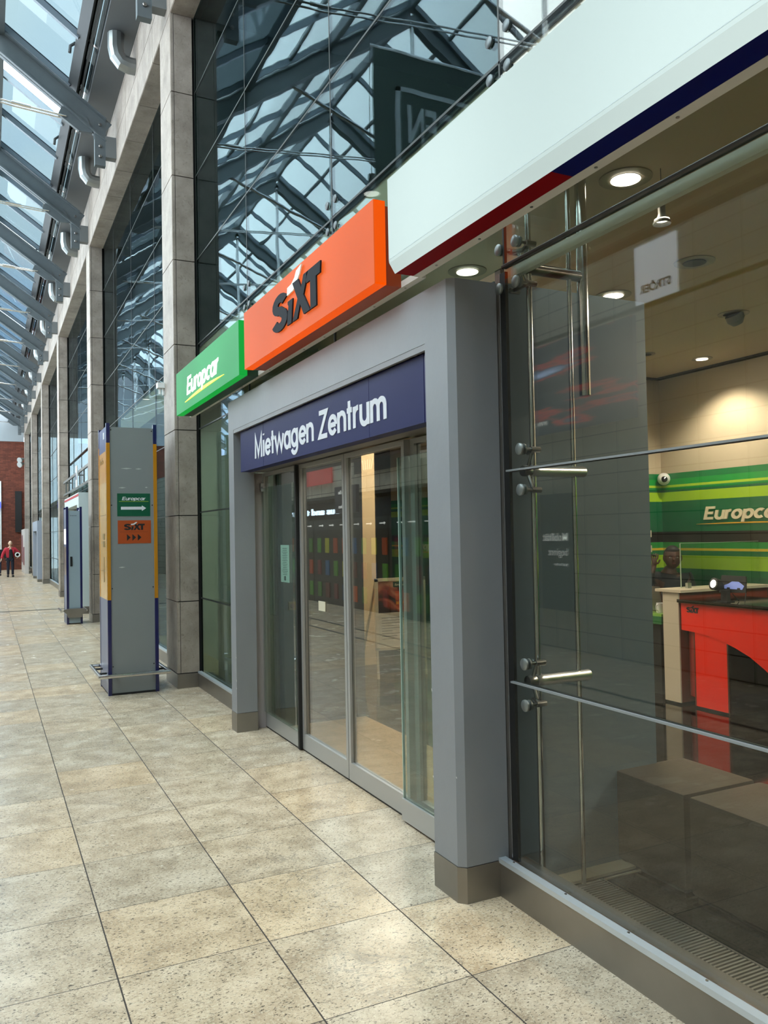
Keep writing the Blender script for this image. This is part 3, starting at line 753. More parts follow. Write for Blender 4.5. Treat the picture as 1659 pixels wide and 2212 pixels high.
# paper notice, sensor, small wall box inside
PAPER = mat('paper', '#c9e2da', .7); INK = mat('print_ink', '#3a4a48', .7)
nt_ = empty('notice', (2.16, 6.14, 1.28), 'pale green printed notice taped inside the left glass door', 'notice')
MB().box(2.150, 2.1515, 6.13, 6.335, 1.27, 1.57).build('sheet', PAPER, nt_)
ln = MB()
for k_ in range(16):
    z = 1.54-.014*k_; w_ = .10+.06*random.random(); ln.box(2.1490, 2.150, 6.232-w_/2*.9, 6.232+w_/2*.9, z, z+.004)
ln.box(2.149, 2.150, 6.21, 6.255, 1.285, 1.32); ln.build('print', INK, nt_)
dt = empty('notice', (2.2, 5.43, 1.10), 'small beige square notice stuck on the middle glass door', 'notice')
MB().box(2.171, 2.174, 5.43, 5.56, 1.095, 1.165).build('sheet', mat('beige_paper', '#c8bfa8', .6), dt)
sw = empty('door_switch', (2.29, 6.7, 1.02), 'yellow emergency stop box with round button beside the left door', 'switch')
MB().box(2.34, 2.40, 6.69, 6.72, 1.00, 1.07).build('box', mat('switch_yellow', '#b0924a', .5), sw)
MB().lathe([(.02, 0), (.02, .02), (.016, .024)], (2.37, 6.69, 1.035), (0, -1, 0)).build('button', mat('button_red', '#7c4a40', .5), sw)

# ================================================================== ILLUMINATED SIGNS
def emis(name, col, s, var=.12, scale=1.3):
    m = bpy.data.materials.new(name); m.use_nodes = True; n = m.node_tree; b = n.nodes['Principled BSDF']; N = n.nodes.new; L = n.links.new
    b.inputs['Base Color'].default_value = tuple(x*.22 for x in lin(col)[:3])+(1,); b.inputs['Roughness'].default_value = .55; b.inputs['Specular IOR Level'].default_value = .18
    b.inputs['Emission Color'].default_value = lin(col)
    t = N('ShaderNodeTexCoord'); z = N('ShaderNodeTexNoise'); z.inputs['Scale'].default_value = scale; z.inputs['Detail'].default_value = 0
    r = N('ShaderNodeMapRange'); r.inputs['From Min'].default_value = .3; r.inputs['From Max'].default_value = .7
    r.inputs['To Min'].default_value = s*(1-var); r.inputs['To Max'].default_value = s*(1+var)
    L(t.outputs['Object'], z.inputs['Vector']); L(z.outputs['Fac'], r.inputs['Value']); L(r.outputs[0], b.inputs['Emission Strength']); return m
E_OR = emis('lit_orange', '#ee6526', .36); E_OR2 = emis('lit_orange_side', '#f85800', .42, .05)
E_GR = emis('lit_green', '#3aae68', .36); E_GR2 = emis('lit_green_side', '#10b040', .38, .1)
E_WH = emis('lit_white', '#dcefec', .33, .22, .7)
RED_D = mat('sign_dark_red', '#80000c', .6, spec=.1); BLUE_D = mat('sign_dark_blue', '#040e58', .6, spec=.1); OR_D = mat('orange_return', '#9a3a12', .4); GR_D = mat('green_return', '#163d28', .4)
SIL = mat('aluminium_rail', '#d2cfca', .45)
# carrier rail
rl = empty('sign_rail', (1.9, 0, 2.84), 'grey aluminium carrier rail with screws running behind the lit signs', 'rail')
MB().box(1.822, 1.868, -1.0, 3.365, 2.868, 2.92).each('channel', SIL, rl); MB().box(1.853, 1.892, 3.365, 8.25, 2.868, 2.90).build('channel', SIL, rl)
for y in (1.04, 3.03, 5.03, 7.03): MB().box(1.84, 2.108, y-.02, y+.02, 3.06, 3.10).build('arm', SIL, rl)
sw_ = MB()
for k_ in range(22): sw_.lathe([(.006, 0), (.006, .003)], (1.845 if .3+.36*k_ < 3.36 else 1.873, .3+.36*k_, 2.868), (0, 0, -1), 8)
sw_.each('screw', CAST, rl)
def lightbox(name, label, ya, yb, zb, zt_, face, side, ret, xf=1.70):
    o = empty(name, (xf, ya, zb), label, 'sign', 'illuminated shop signs on the rail')
    dx = .065
    m = MB().box(xf, xf+.004, ya, yb, zb, zt_); m.build('face', face, o)
    m = MB(); e = .006
    m.box(xf+.004, xf+dx, ya, ya+e, zb, zt_); m.box(xf+.004, xf+dx, yb-e, yb, zb, zt_); m.box(xf+.004, xf+dx, ya, yb, zb, zb+e); m.box(xf+.004, xf+dx, ya, yb, zt_-e, zt_)
    m.build('edge', side, o)
    MB().box(xf+dx, 1.812 if xf < 1.70 else 1.853, ya+.012, yb-.012, zb+.0, zt_-.02).build('housing', ret, o)
    return o
euro = lightbox('illuminated_sign', 'green lit sign with white lettering and yellow swoosh, leftmost of the three', 5.91, 8.15, 2.86, 3.275, E_GR, E_GR2, GR_D)
sixt = lightbox('illuminated_sign', 'orange lit sign with four dark slanted letters above the sliding doors', 3.535, 5.76, 2.87, 3.285, E_OR, E_OR2, OR_D)
E_LW = mat('lit_letter_white', '#ffffff', .4, emit=.95, ecol='#ffffff'); E_LY = mat('lit_yellow', '#f8ee10', .4, emit=.85, ecol='#f8ee10')
stext('Europcar', FACADE, (1.70, 7.67, 2.99), .165, 1.17, E_LW, euro, wt=.165, shear=.18, depth=.004)
sw1 = []
n_ = 14
for i in range(n_+1):
    t = i/n_; sw1.append((t, .012*math.sin(t*math.pi*.5)+.0+.03*t))
def swoosh(frame, org, wid, hh, m, parent, d=.004):
    X, Y, Z = frame; org = Vector(org); up_ = []; lo_ = []
    for i in range(17):
        t = i/16; c_ = .35*hh*math.sin(math.pi*t*.9); th = hh*.5*(math.sin(math.pi*min(1, t*1.02)))**.8+.002
        up_.append((t*wid, c_+th/2)); lo_.append((t*wid, c_-th/2))
    poly = up_+lo_[::-1]
    return MB().prism(poly, lambda u, v, w: org+X*u+Y*v+Z*w, d).build('swoosh', m, parent)
swoosh(FACADE, (1.70, 7.75, 2.935), 1.42, .05, E_LY, euro)
LD = mat('sign_letter_dark', '#22252c', .65, spec=.12)
LE = mat('letter_outline', '#d8c9a0', .5)
strokes(FACADE, (1.694, 5.055, 2.955), .455, .235, SX_ALL, .010, LD, sixt, 'lettering')
strokes(FACADE, (1.694, 5.055, 2.955), .455, .235, SWOOSH, .008, mat('swoosh_white', '#e6eadb', .5, emit=.08, ecol='#e6eadb'), sixt, 'swoosh')
wht = lightbox('illuminated_sign', 'blank white illuminated sign with red and blue underside, nearest and largest', -1.0, 3.365, 2.93, 3.31, E_WH, E_WH, SIL, xf=1.695)
MB().prism([(1.695, 2.929), (1.697, 2.915), (1.7265, 2.868), (1.7265, 2.929)], lambda u, v, w: Vector((u, -1+w, v)), 4.365).build('lower_edge', E_WH, wht)
MB().box(1.727, 1.82, 2.19, 3.36, 2.868, 2.90).build('red_underside', RED_D, wht); MB().box(1.727, 1.82, -1.0, 2.19, 2.868, 2.90).build('blue_underside', BLUE_D, wht)
MB().box(1.6945, 1.699, -1.0, 3.36, 2.928, 2.931).build('seam', mat('seam_grey', '#b9c4c6', .5), wht)

# ================================================================== SHOP WINDOW FITTINGS (point-fixed glazing)
post = empty('glazing_mast', (2.5, 3.0, 0), 'stainless rods, arms and glass clamps bracing the shop window beside the portal', 'window bracing')
MB().tube([(2.225, 3.0, 0), (2.225, 3.0, 3.37)], .0135, 14).build('rod', CHROME, post, smooth=True)
MB().tube([(2.455, 3.0, 0), (2.455, 3.0, 3.37)], .0115, 14).build('rod', CHROME, post, smooth=True)
MB().lathe([(.026, 0), (.027, .004), (.027, 1.08), (.026, 1.09)], (2.535, 3.0, 2.28), (0, 0, 1)).build('mast_tube', CHROME, post, smooth=True)
for z in (.975, 1.92, 2.845):
    a = MB().lathe([(.026, 0), (.028, .004), (.028, .035), (.026, .04), (.026, .30), (.024, .305)], (2.21, 3.0, z), (1, 0, 0))
    a.build('arm', STEEL if z < 2.5 else mat('arm_dark', '#5a5652', .3, metal=.9), post, smooth=True)
    hb = MB().lathe([(.024, 0), (.026, .006), (.026, .04), (.02, .05)], (2.165, 3.0, z), (1, 0, 0)); 
    for dz in (-.09, .09):
        for dy in (-.085, .085):
            if dy > 0 and z < 2.5: continue
            hb.tube([(2.19, 3.0, z), (2.195, 3.0+dy*.35+.0, z+dz*.85)], .008, 8)
            hb.tube([(2.195, 3.0+dy*.35, z+dz*.85), (2.195, 3.0+dy*.35-.0, z+dz)], .008, 8)
            hb.lathe([(.013, 0), (.013, .05)], (2.165, 3.0+dy*.75, z+dz), (1, 0, 0), 12)
            hb.tube([(2.195, 3.0, z+dz*.9), (2.18, 3.0+dy*.75, z+dz)], .010, 8)
            hb.tube([(2.122, 3.0+dy*.75, z+dz), (2.18, 3.0+dy*.75, z+dz)], .007, 8)
    hb.build('spider_clamp', CAST, post, smooth=True)
    di = MB()
    for dz in (-.09, .09):
        for dy in (-.085, .085):
            if dy > 0 and z < 2.5: continue
            di.lathe([(.026, 0), (.026, .008), (.022, .011)], (2.109, 3.0+dy*.75, z+dz), (-1, 0, 0)); di.lathe([(.024, 0), (.024, .008)], (2.123, 3.0+dy*.75, z+dz), (1, 0, 0))
    di.each('glass_disc', mat('disc_satin', '#8d9292', .35, metal=.7), post, smooth=True)
# upper fittings above the signs, seen against the glass
for (y, z, lb) in ((3.03, 3.88, 'dark glass clamp with two round discs above the white sign'), (5.03, 3.86, 'dark glass clamp with round discs above the orange sign, at its right'), (7.03, 3.86, 'small dark glass clamp above the orange sign, at its left end')):
    cl = empty('glass_clamp', (2.12, y, z), lb, 'glass clamp', 'glass clamps on the upper window joints')
    m = MB()
    for dy, dz in ((-.07, .04), (.07, .04), (-.07, -.14), (.07, -.14)):
        m.lathe([(.027, 0), (.027, .008), (.022, .012)], (2.109, y+dy, z+dz), (-1, 0, 0))
    m.each('disc', mat('disc_dark', '#62686a', .4, metal=.6) if 'disc_dark' not in MATS else MATS['disc_dark'], cl, smooth=True)
    m = MB()
    for dy, dz in ((-.07, .04), (.07, .04), (-.07, -.14), (.07, -.14)):
        m.tube([(2.123, y+dy, z+dz), (2.17, y+dy, z+dz), (2.22, y, z-.05)], .011, 8)
    m.each('bracket_arm', mat('clamp_dark', '#3d4446', .4, metal=.6) if 'clamp_dark' not in MATS else MATS['clamp_dark'], cl)
# round silicone-like bead on the joint above the lower shop pane
o = MB().tube([(2.105, -6, 2.845), (2.105, 3.03, 2.845)], .010, 8).build('window_joint_bead', mat('bead_dark', '#2c2826', .4)); o['kind'] = 'structure'
o = MB().box(2.095, 2.111, -6, 3.03, .971, .979).box(2.095, 2.111, -6, 3.03, 1.916, 1.924).build('window_joint_line', mat('joint_grey', '#85888a', .4)); o['kind'] = 'structure'
o = MB().box(2.14, 2.17, -6, 3.02, 2.80, 2.845).build('window_pane_edge_profile', mat('frosted_edge', '#e6ebe4', .5)); o['kind'] = 'structure'
# rivets on the base cap
rv = MB()
for y in np.arange(-.2, 3.1, .36): rv.lathe([(.006, 0), (.005, .003)], (2.098, y, .172), (0, 0, 1), 8)
o = rv.build('trim_rivets', CHROME); o['kind'] = 'structure'
# floor convector grille
gr = empty('floor_grille', (2.28, 0, 0), 'slatted metal heating grille let into the floor behind the shop window', 'floor grille')
m = MB()
for i in range(99):
    y = 3.0-.0185*i; m.box(2.285, 2.56, y-.009, y+.0, .004, .020)
s_ = m.build('slat', mat('grille_slat', '#b5aea3', .35, metal=.7), gr); s_['kind'] = 'stuff'
MB().box(2.275, 2.285, -1.2, 3.01, 0, .022).box(2.56, 2.57, -1.2, 3.01, 0, .022).build('frame', STEELD, gr); MB().box(2.285, 2.56, -1.2, 3.0, .0, .003).build('trough', RUBBER, gr)

# ================================================================== OFFICE CONTENTS
RO = mat('orange_red_panel', '#ff2c12', .35, spec=.4); ROD = mat('panel_brown_edge', '#6b3320', .35); BG = mat('black_glass_top', '#0c0a0a', .08)
DB = mat('dark_counter_side', '#3a1810', .25); WT = mat('counter_white', '#cfc4b0', .4); TERRA = mat('terracotta_face', '#8f3a22', .3)
dk = empty('reception_desk', (5.8, 4.0, 0), 'orange reception desk with black top and arched front', 'desk')
yc = lambda y: 5.60-y
arc_pts = [(5.60, .70), (5.45, .692), (5.30, .675), (5.15, .645), (5.0, .60), (4.85, .54), (4.7, .45), (4.55, .33), (4.42, .18), (4.32, .02), (3.6, .02), (3.6, .955), (5.60, .955)]
MB().prism(arc_pts, lambda u, v, w: Vector((5.80+w, u, v)), .05).build('arched_front', RO, dk)
MB().box(5.76, 6.5, 3.6, 5.61, .955, .985).build('top', BG, dk)
MB().box(5.815, 6.42, 5.085, 5.095, .0, .95).box(6.42, 6.45, 3.6, 5.6, 0, .95).build('side_panel', DB, dk)
MB().box(5.81, 5.83, 5.095, 5.455, .02, .70).build('leg', RO, dk); MB().box(5.806, 5.832, 5.085, 5.096, .02, .7).box(5.806, 5.832, 5.454, 5.465, .02, .7).build('leg_edge', ROD, dk)
MB().lathe([(.12, 0), (.12, .60)], (5.96, 5.50, .09), (0, 0, 1)).build('curved_side', mat('dull_red', '#a02a1c', .35), dk, smooth=True)
strokes(FACADE, (5.798, 5.53, .868), .075, .05, SX_ALL+SWOOSH, .004, BLACK, dk, 'lettering')
ct = empty('counter', (5.8, 5.62, 0), 'raised white topped counter end with terracotta face beside the orange desk', 'counter')
MB().box(5.79, 7.0, 5.62, 5.80, .02, 1.04).build('body', TERRA, ct); MB().box(5.785, 5.80, 5.615, 5.81, .02, 1.045).build('white_end', WT, ct)
MB().box(5.76, 7.0, 5.56, 5.88, 1.045, 1.07).build('top', WT, ct)
for x in (6.0, 6.65): MB().box(x, x+.05, 5.70, 5.73, 1.07, 1.12).build('screen_clip', STEEL, ct)
ps = empty('protective_screen', (6.0, 5.72, 1.08), 'clear acrylic cough screen standing on the white counter top', 'glass screen')
MB().box(5.93, 7.0, 5.712, 5.718, 1.075, 1.50).build('sheet', glassmat('acrylic', '#eef2ee', 1.3), ps); MB().box(5.93, 7.0, 5.710, 5.720, 1.498, 1.502).box(5.928, 5.932, 5.71, 5.72, 1.08, 1.5).build('edge', mat('acrylic_edge', '#9fb3a0', .3), ps)
gd = empty('green_desk', (5.98, 6.0, 0), 'low desk with bright green top behind the white counter', 'desk')
MB().box(5.97, 6.45, 6.02, 6.5, .775, .80).build('top', mat('desk_lime', '#7fae4a', .4), gd); MB().box(5.95, 6.46, 6.0, 6.51, .70, .775).build('edge', mat('desk_green', '#1d6a35', .4), gd)
MB().box(6.0, 6.03, 6.06, 6.45, 0, .70).box(6.03, 6.42, 6.04, 6.07, 0, .7).each('body_panel', RUBBER, gd)
cb = empty('cabinet', (5.98, 6.58, 0), 'narrow beige cabinet with vertical grooves at the left of the green desk', 'cabinet')
m = MB()
for k_ in range(4): m.box(5.90+.045*k_, 5.94+.045*k_, 6.56, 6.8, 0, 1.02)
m.build('body', mat('beige_cabinet', '#93856a', .4), cb)
mg = empty('mug', (6.06, 6.12, .8), 'white mug on the green desk beside the laptop', 'mug')
MB().lathe([(.036, 0), (.04, .004), (.04, .10), (.036, .10), (.034, .01)], (6.06, 6.12, .8), (0, 0, 1)).build('body', WHITEP, mg, smooth=True)
MB().tube([(6.022, 6.115, .885), (5.995, 6.11, .875), (5.99, 6.11, .85), (6.0, 6.112, .83), (6.024, 6.115, .82)], .006, 8).build('handle', WHITEP, mg, smooth=True)
lp = empty('laptop', (6.2, 6.3, .8), 'open silver laptop seen edge on in front of the seated man', 'laptop')
MB().box(6.14, 6.38, 6.14, 6.40, .80, .815).build('base', STEELD, lp)
MB().prism([(6.12, .815), (6.135, .815), (6.08, 1.06), (6.065, 1.06)], lambda u, v, w: Vector((u, 6.14+w, v)), .28).build('screen', STEEL, lp)
ph = empty('telephone', (6.02, 6.2, .8), 'black desk telephone behind the mug on the green desk', 'telephone')
MB().prism([(5.985, .8), (6.04, .8), (6.04, .85), (5.99, .82)], lambda u, v, w: Vector((u, 6.22+w, v)), .13).build('base', RUBBER, ph); MB().tube([(6.0, 6.22, .85), (6.0, 6.35, .85)], .016, 8).build('handset', RUBBER, ph)
# lit spotlight and car picture on the desk
sl = empty('desk_spotlight', (5.88, 5.25, .985), 'blazing spotlight on a black stand on the orange desk', 'lamp')
MB().box(5.86, 5.90, 5.12, 5.19, .985, 1.09).box(5.83, 5.93, 5.10, 5.21, .985, .992).build('stand', RUBBER, sl)
MB().lathe([(.02, -.04), (.05, 0), (.055, .06), (.05, .062)], (5.87, 5.22, 1.13), (-.8, .1, .2)).build('reflector', RUBBER, sl, smooth=True)
MB().lathe([(.040, 0), (.034, .01), (.01, .018)], (5.82, 5.226, 1.142), (-.8, .1, .2)).build('bulb', mat('spot_glow', '#fff4e0', .4, emit=30, ecol='#fff4e0'), sl)
pc = empty('picture_stand', (5.9, 5.05, .985), 'black picture board of a blue car leaning on the desk beside the spotlight', 'picture')
fnp = lambda u, v, w: Vector((5.90+w+(v-1.06)*.25, u, v))
MB().prism([(4.96, 1.075), (5.245, 1.06), (5.245, 1.215), (4.985, 1.215)], fnp, .01).build('board', BLACK, pc)
fnq = lambda u, v, w: Vector((5.895+w+(v-1.06)*.25, u, v))
MB().prism([(5.19, 1.10), (5.0, 1.098), (4.985, 1.13), (5.02, 1.15), (5.05, 1.165), (5.12, 1.165), (5.15, 1.145), (5.195, 1.13)], fnq, .004).build('car_print', mat('car_blue', '#7f90d8', .5, emit=.25, ecol='#7f90d8'), pc)
MB().prism([(5.16, 1.09), (5.13, 1.09), (5.13, 1.112), (5.16, 1.112)], lambda u, v, w: Vector((5.893+w+(v-1.06)*.25, u, v)), .004).prism([(5.05, 1.09), (5.02, 1.09), (5.02, 1.112), (5.05, 1.112)], lambda u, v, w: Vector((5.893+w+(v-1.06)*.25, u, v)), .004).each('wheel_print', BLACK, pc)
MB().tube([(5.93, 4.97, 1.2), (5.98, 5.02, 1.08), (5.9, 4.97, .99)], .004, 6).tube([(5.9, 5.1, 1.06), (5.98, 5.1, .99)], .004, 6).each('leg', RUBBER, pc)
# wall lettering
wl = empty('wall_lettering', (6.99, 6.4, 1.7), 'cream lettering over a yellow line on the green striped wall', 'lettering')
CRM = mat('cream_letters', '#efe2c4', .4)
stext('Europcar', FACADE, (7.0, 6.395, 1.735), .135, 1.0, CRM, wl, wt=.20, shear=.2, depth=.012)
swoosh(FACADE, (7.0, 6.5, 1.685), 1.35, .022, mat('wall_yellow', '#e8b42a', .4), wl, .006)
wl2 = empty('wall_lettering', (6.99, 12.9, 1.3), 'small cream lettering glimpsed through the right edge of the glass doors', 'lettering')
stext('Europcar', FACADE, (7.0, 13.1, 1.345), .135, 1.0, CRM, wl2, wt=.18, shear=.2, depth=.012); MB().box(6.99, 7.0, 11.9, 13.2, 1.29, 1.31).build('underline', MATS['wall_yellow'], wl2)
dm = empty('dome_camera', (6.93, 6.88, 2.21), 'white dome security camera in the corner of the green wall', 'security camera')
MB().lathe([(.07, 0), (.07, .03), (.062, .06), (.03, .085)], (6.97, 6.93, 2.21), (-.75, -.66, 0)).build('housing', WHITEP, dm, smooth=True)
MB().lathe([(.035, 0), (.034, .02), (.018, .035)], (6.925, 6.875, 2.205), (-.9, -.4, -.15)).build('lens', BG, dm, smooth=True)
lf = empty('leaflet_holder', (6.7, 6.98, 1.4), 'pale upright leaflet holder on the green wall left of the corner', 'leaflet holder')
m = MB()
for k_ in range(4): m.box(6.64, 6.76-.02*(k_ % 2), 6.93, 6.98, 1.38+.085*k_, 1.455+.085*k_)
m.each('pocket', mat('leaflet_cream', '#d9cfb6', .5), lf)
# upholstered cubes
def ottoman(x0_, x1_, ya, yb, lb):
    o = empty('ottoman', ((x0_+x1_)/2, (ya+yb)/2, 0), lb, 'ottoman', 'brown upholstered cube seats')
    MB().box(x0_, x1_, ya, yb, .02, .45).build('seat', mat('brown_leather', '#46392f', .5, bump=.1, bscale=60) if 'brown_leather' not in MATS else MATS['brown_leather'], o, bevel=.018, smooth=True)
    MB().box(x0_+.02, x1_-.02, ya+.02, yb-.02, 0, .02).build('base', RUBBER, o)
ottoman(2.80, 3.26, 2.72, 3.17, 'brown cube ottoman behind the window, farther of the two'); ottoman(2.80, 3.26, 2.22, 2.69, 'brown cube ottoman cut by the right edge of the photo')
# poster stand behind the doors
ps_ = empty('poster_stand', (4.27, 8.35, 0), 'cream poster stand on four legs with a red car advertisement, behind the doors', 'poster stand')
AL = mat('cream_aluminium', '#d8ceb4', .35, metal=.2)
m = MB().box(3.95, 3.985, 8.34, 8.37, .32, 1.13).box(4.565, 4.60, 8.34, 8.37, .32, 1.13).box(3.95, 4.6, 8.34, 8.37, 1.10, 1.135).box(3.95, 4.6, 8.34, 8.37, .315, .345)
m.build('frame', AL, ps_)
MB().box(3.985, 4.565, 8.352, 8.36, .345, .74).build('text_sheet', mat('sheet_cream', '#cfc6b2', .5), ps_)
m = bpy.data.materials.new('sunset_poster'); m.use_nodes = True; n = m.node_tree; b = n.nodes['Principled BSDF']
g = n.nodes.new('ShaderNodeNewGeometry'); q = n.nodes.new('ShaderNodeTexNoise'); q.inputs['Scale'].default_value = 4; q.inputs['Distortion'].default_value = 1; r = n.nodes.new('ShaderNodeValToRGB')
r.color_ramp.elements[0].color = lin('#2c1810'); r.color_ramp.elements[0].position = .38; r.color_ramp.elements[1].color = lin('#e8b890'); r.color_ramp.elements[1].position = .66
e = r.color_ramp.elements.new(.5); e.color = lin('#a04a34'); n.links.new(g.outputs['Position'], q.inputs['Vector']); n.links.new(q.outputs['Fac'], r.inputs[0]); n.links.new(r.outputs[0], b.inputs['Base Color'])
MB().box(3.985, 4.565, 8.352, 8.36, .74, 1.10).build('picture_sheet', m, ps_)
m = MB().box(4.18, 4.36, 8.345, 8.352, 1.03, 1.09); m.build('green_tab', mat('tab_green', '#1c4a34', .5), ps_)
text('Europcar', CROSS, (4.2, 8.345, 1.045), .025, .12, CRM, ps_, bold=.02, shear=.2, depth=.002)
text('DE WOW', CROSS, (4.22, 8.352, .83), .03, .12, MATS['wall_yellow'], ps_, bold=.03, depth=.002)
m = MB()
for k_ in range(9): m.box(4.03, 4.15+.25*random.random(), 8.350, 8.352, .68-.03*k_, .685-.03*k_)
m.build('print', INK, ps_)
for x in (3.967, 4.583):
    MB().bar((x, 8.355, .33), (x, 8.33, 0), .025, .02, (0, 1, 0)).build('leg', AL, ps_); MB().bar((x, 8.37, 1.1), (x, 8.85, 0), .025, .02, (0, 1, 0)).build('leg', AL, ps_)
co = MB().box(4.12, 4.42, 9.3, 9.45, 0, 3.3); co = co.build('wall_column_office', mat('cream_column', '#d5bd98', .5)); co['kind'] = 'structure'
lp2 = empty('leaflet_display', (2.15, 7.65, 2.1), 'blue and green leaflet strip behind the glass left of the portal', 'leaflet holder')
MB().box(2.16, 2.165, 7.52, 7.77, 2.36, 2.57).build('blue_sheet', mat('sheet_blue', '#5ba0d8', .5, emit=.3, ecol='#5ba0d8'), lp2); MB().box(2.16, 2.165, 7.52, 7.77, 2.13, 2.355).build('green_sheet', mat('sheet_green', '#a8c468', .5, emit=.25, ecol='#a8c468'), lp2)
m = MB()
for z in (2.0, 1.75, 1.6, 1.35, 1.15, .85): m.box(2.16, 2.165, 7.52, 7.73, z, z+.10)
m.each('white_sheet', WHITEP, lp2); MB().tube([(2.18, 7.6, .3), (2.18, 7.6, 2.75)], .006, 6).build('pole', STEEL, lp2)
# recessed downlights
def downlight(x, y, r, lb, on=True, z=3.37):
    o = empty('ceiling_downlight', (x, y, z), lb, 'ceiling light', 'recessed office ceiling lights')
    MB().lathe([(r*1.7, 0), (r*1.7, -.006), (r, -.006), (r, 0)], (x, y, z), (0, 0, 1), 32).build('trim_ring', mat('ring_beige', '#8f8577', .4) if 'ring_beige' not in MATS else MATS['ring_beige'], o, smooth=True)
    MB().lathe([(r*.95, -.008), (r*.95, -.012)], (x, y, z), (0, 0, 1), 32).build('lens', LAMP if on else BLACK, o)
    if on:
        l = bpy.data.lights.new('downlight', 'SPOT'); l.energy = 10 if y < 3.5 else 70 if x > 6 else 44; l.color = WARM; l.spot_size = 2.2; l.spot_blend = .6; l.shadow_soft_size = .05
        q_ = bpy.data.objects.new('downlight_beam', l); q_.location = (0, 0, -.03); q_.parent = o; C.objects.link(q_)
    return o
downlight(2.82, 3.0, .075, 'large bright ceiling downlight under the white sign'); downlight(4.14, 4.56, .075, 'bright ceiling downlight left of the hanging poster reflection')
downlight(6.55, 5.95, .06, 'bright ceiling downlight farthest right near the green wall'); downlight(2.85, 4.51, .075, 'bright ceiling downlight just above the portal corner')
downlight(4.12, 3.78, .075, 'dark unlit ceiling opening right of the small pendant', on=False); downlight(5.85, 6.0, .05, 'small dark ceiling opening near the end wall', on=False)
ws = empty('wall_washer', (5.42, 4.59, 3.37), 'tilted half recessed ceiling spot at the right edge', 'ceiling light')
MB().lathe([(.12, 0), (.12, -.006), (.08, -.006), (.08, 0)], (5.42, 4.59, 3.37), (0, 0, 1)).build('trim_ring', MATS['ring_beige'], ws); MB().lathe([(.07, 0), (.07, .05), (.04, .09)], (5.42, 4.59, 3.365), (.5, 0, -.8)).build('head', SHADE, ws)
for (x, y, z, a, b, lb) in ((5.7, 1.6, 3.33, .6, 2.4, 'long added fill light panel beyond the orange desk, outside the right edge'), (4.2, 8.6, 3.33, 1.6, 2.6, 'wide added fill light panel over the poster stand, out of view'), (2.65, 5.0, 2.58, .25, 2.5, 'narrow added fill light panel inside the door vestibule, out of view')):  # unseen glowing panels added to give the fill lights a body
    o = empty('added_light_panel', (x, y, z), lb, 'ceiling light')
    MB().box(x-a/2-.02, x+a/2+.02, y-b/2-.02, y+b/2+.02, z+.012, z+.022).build('housing', WHITEP, o)
    MB().box(x-a/2, x+a/2, y-b/2, y+b/2, z+.003, z+.011).build('diffuser', mat('fill_panel_glow', '#fff0dc', .5, emit=2) if 'fill_panel_glow' not in MATS else MATS['fill_panel_glow'], o)
pendant(2.90, 2.85, 3.10, .042, 3.37, 'pendant_spot', 'small grey pendant spotlight hanging on a thin cord behind the shop glass', None, 0)
# ---- people
def skin(name, pts, edges, m, parent, sub=2, root=0):
    me = bpy.data.meshes.new(name); me.from_pydata([p[0] for p in pts], edges, []); ob = bpy.data.objects.new(name, me); C.objects.link(ob)
    ob.modifiers.new('s', 'SKIN'); 
    for i, p in enumerate(pts):
        me.skin_vertices[0].data[i].radius = (p[1], p[2] if len(p) > 2 else p[1]); me.skin_vertices[0].data[i].use_root = (i == root)
    mo = ob.modifiers.new('u', 'SUBSURF'); mo.levels = sub; mo.render_levels = sub
    dg = bpy.context.evaluated_depsgraph_get(); m2 = bpy.data.meshes.new_from_object(ob.evaluated_get(dg))
    bpy.data.objects.remove(ob); m2.materials.clear(); m2.materials.append(m); m2.polygons.foreach_set('use_smooth', [True]*len(m2.polygons))
    o = bpy.data.objects.new(name, m2); C.objects.link(o); o.parent = parent; return o
def blob(name, cen, rad, m, parent, seg=20, ring=14, fn=None):
    bm = bmesh.new(); bmesh.ops.create_uvsphere(bm, u_segments=seg, v_segments=ring, radius=1)
    for v in bm.verts:
        if fn: fn(v)
        v.co = Vector((v.co.x*rad[0]+cen[0], v.co.y*rad[1]+cen[1], v.co.z*rad[2]+cen[2]))
    me = bpy.data.meshes.new(name); bm.to_mesh(me); bm.free(); me.materials.append(m); me.polygons.foreach_set('use_smooth', [True]*len(me.polygons))
    o = bpy.data.objects.new(name, me); C.objects.link(o); o.parent = parent; return o
def hand_pts(P_, E_, wi, wrist, fwd_, side, upn, s=1.0, curl=.5):
    """palm and five bent fingers rooted in the palm"""
    wrist, fwd_, side, upn = Vector(wrist), Vector(fwd_).normalized(), Vector(side).normalized(), Vector(upn).normalized()
    pc_ = len(P_); P_.append((wrist+fwd_*.055*s, .030*s, .015*s)); E_.append((wi, pc_))
    for k_, (off, ln_) in enumerate(((-.032, .075), (-.011, .085), (.011, .08), (.032, .062))):
        a = len(P_); b0 = wrist+fwd_*.095*s+side*off*s
        P_.append((b0, .0095*s)); E_.append((pc_, a))
        P_.append((b0+fwd_*ln_*.5*s-upn*curl*.02*s, .0085*s)); E_.append((a, a+1))
        P_.append((b0+fwd_*ln_*(1-.4*curl)*s-upn*curl*.06*s, .0075*s)); E_.append((a+1, a+2))
    a = len(P_); P_.append((wrist+fwd_*.04*s-side*.042*s-upn*.006*s, .012*s)); E_.append((pc_, a)); P_.append((wrist+fwd_*.085*s-side*.058*s-upn*.02*s, .009*s)); E_.append((a, a+1))
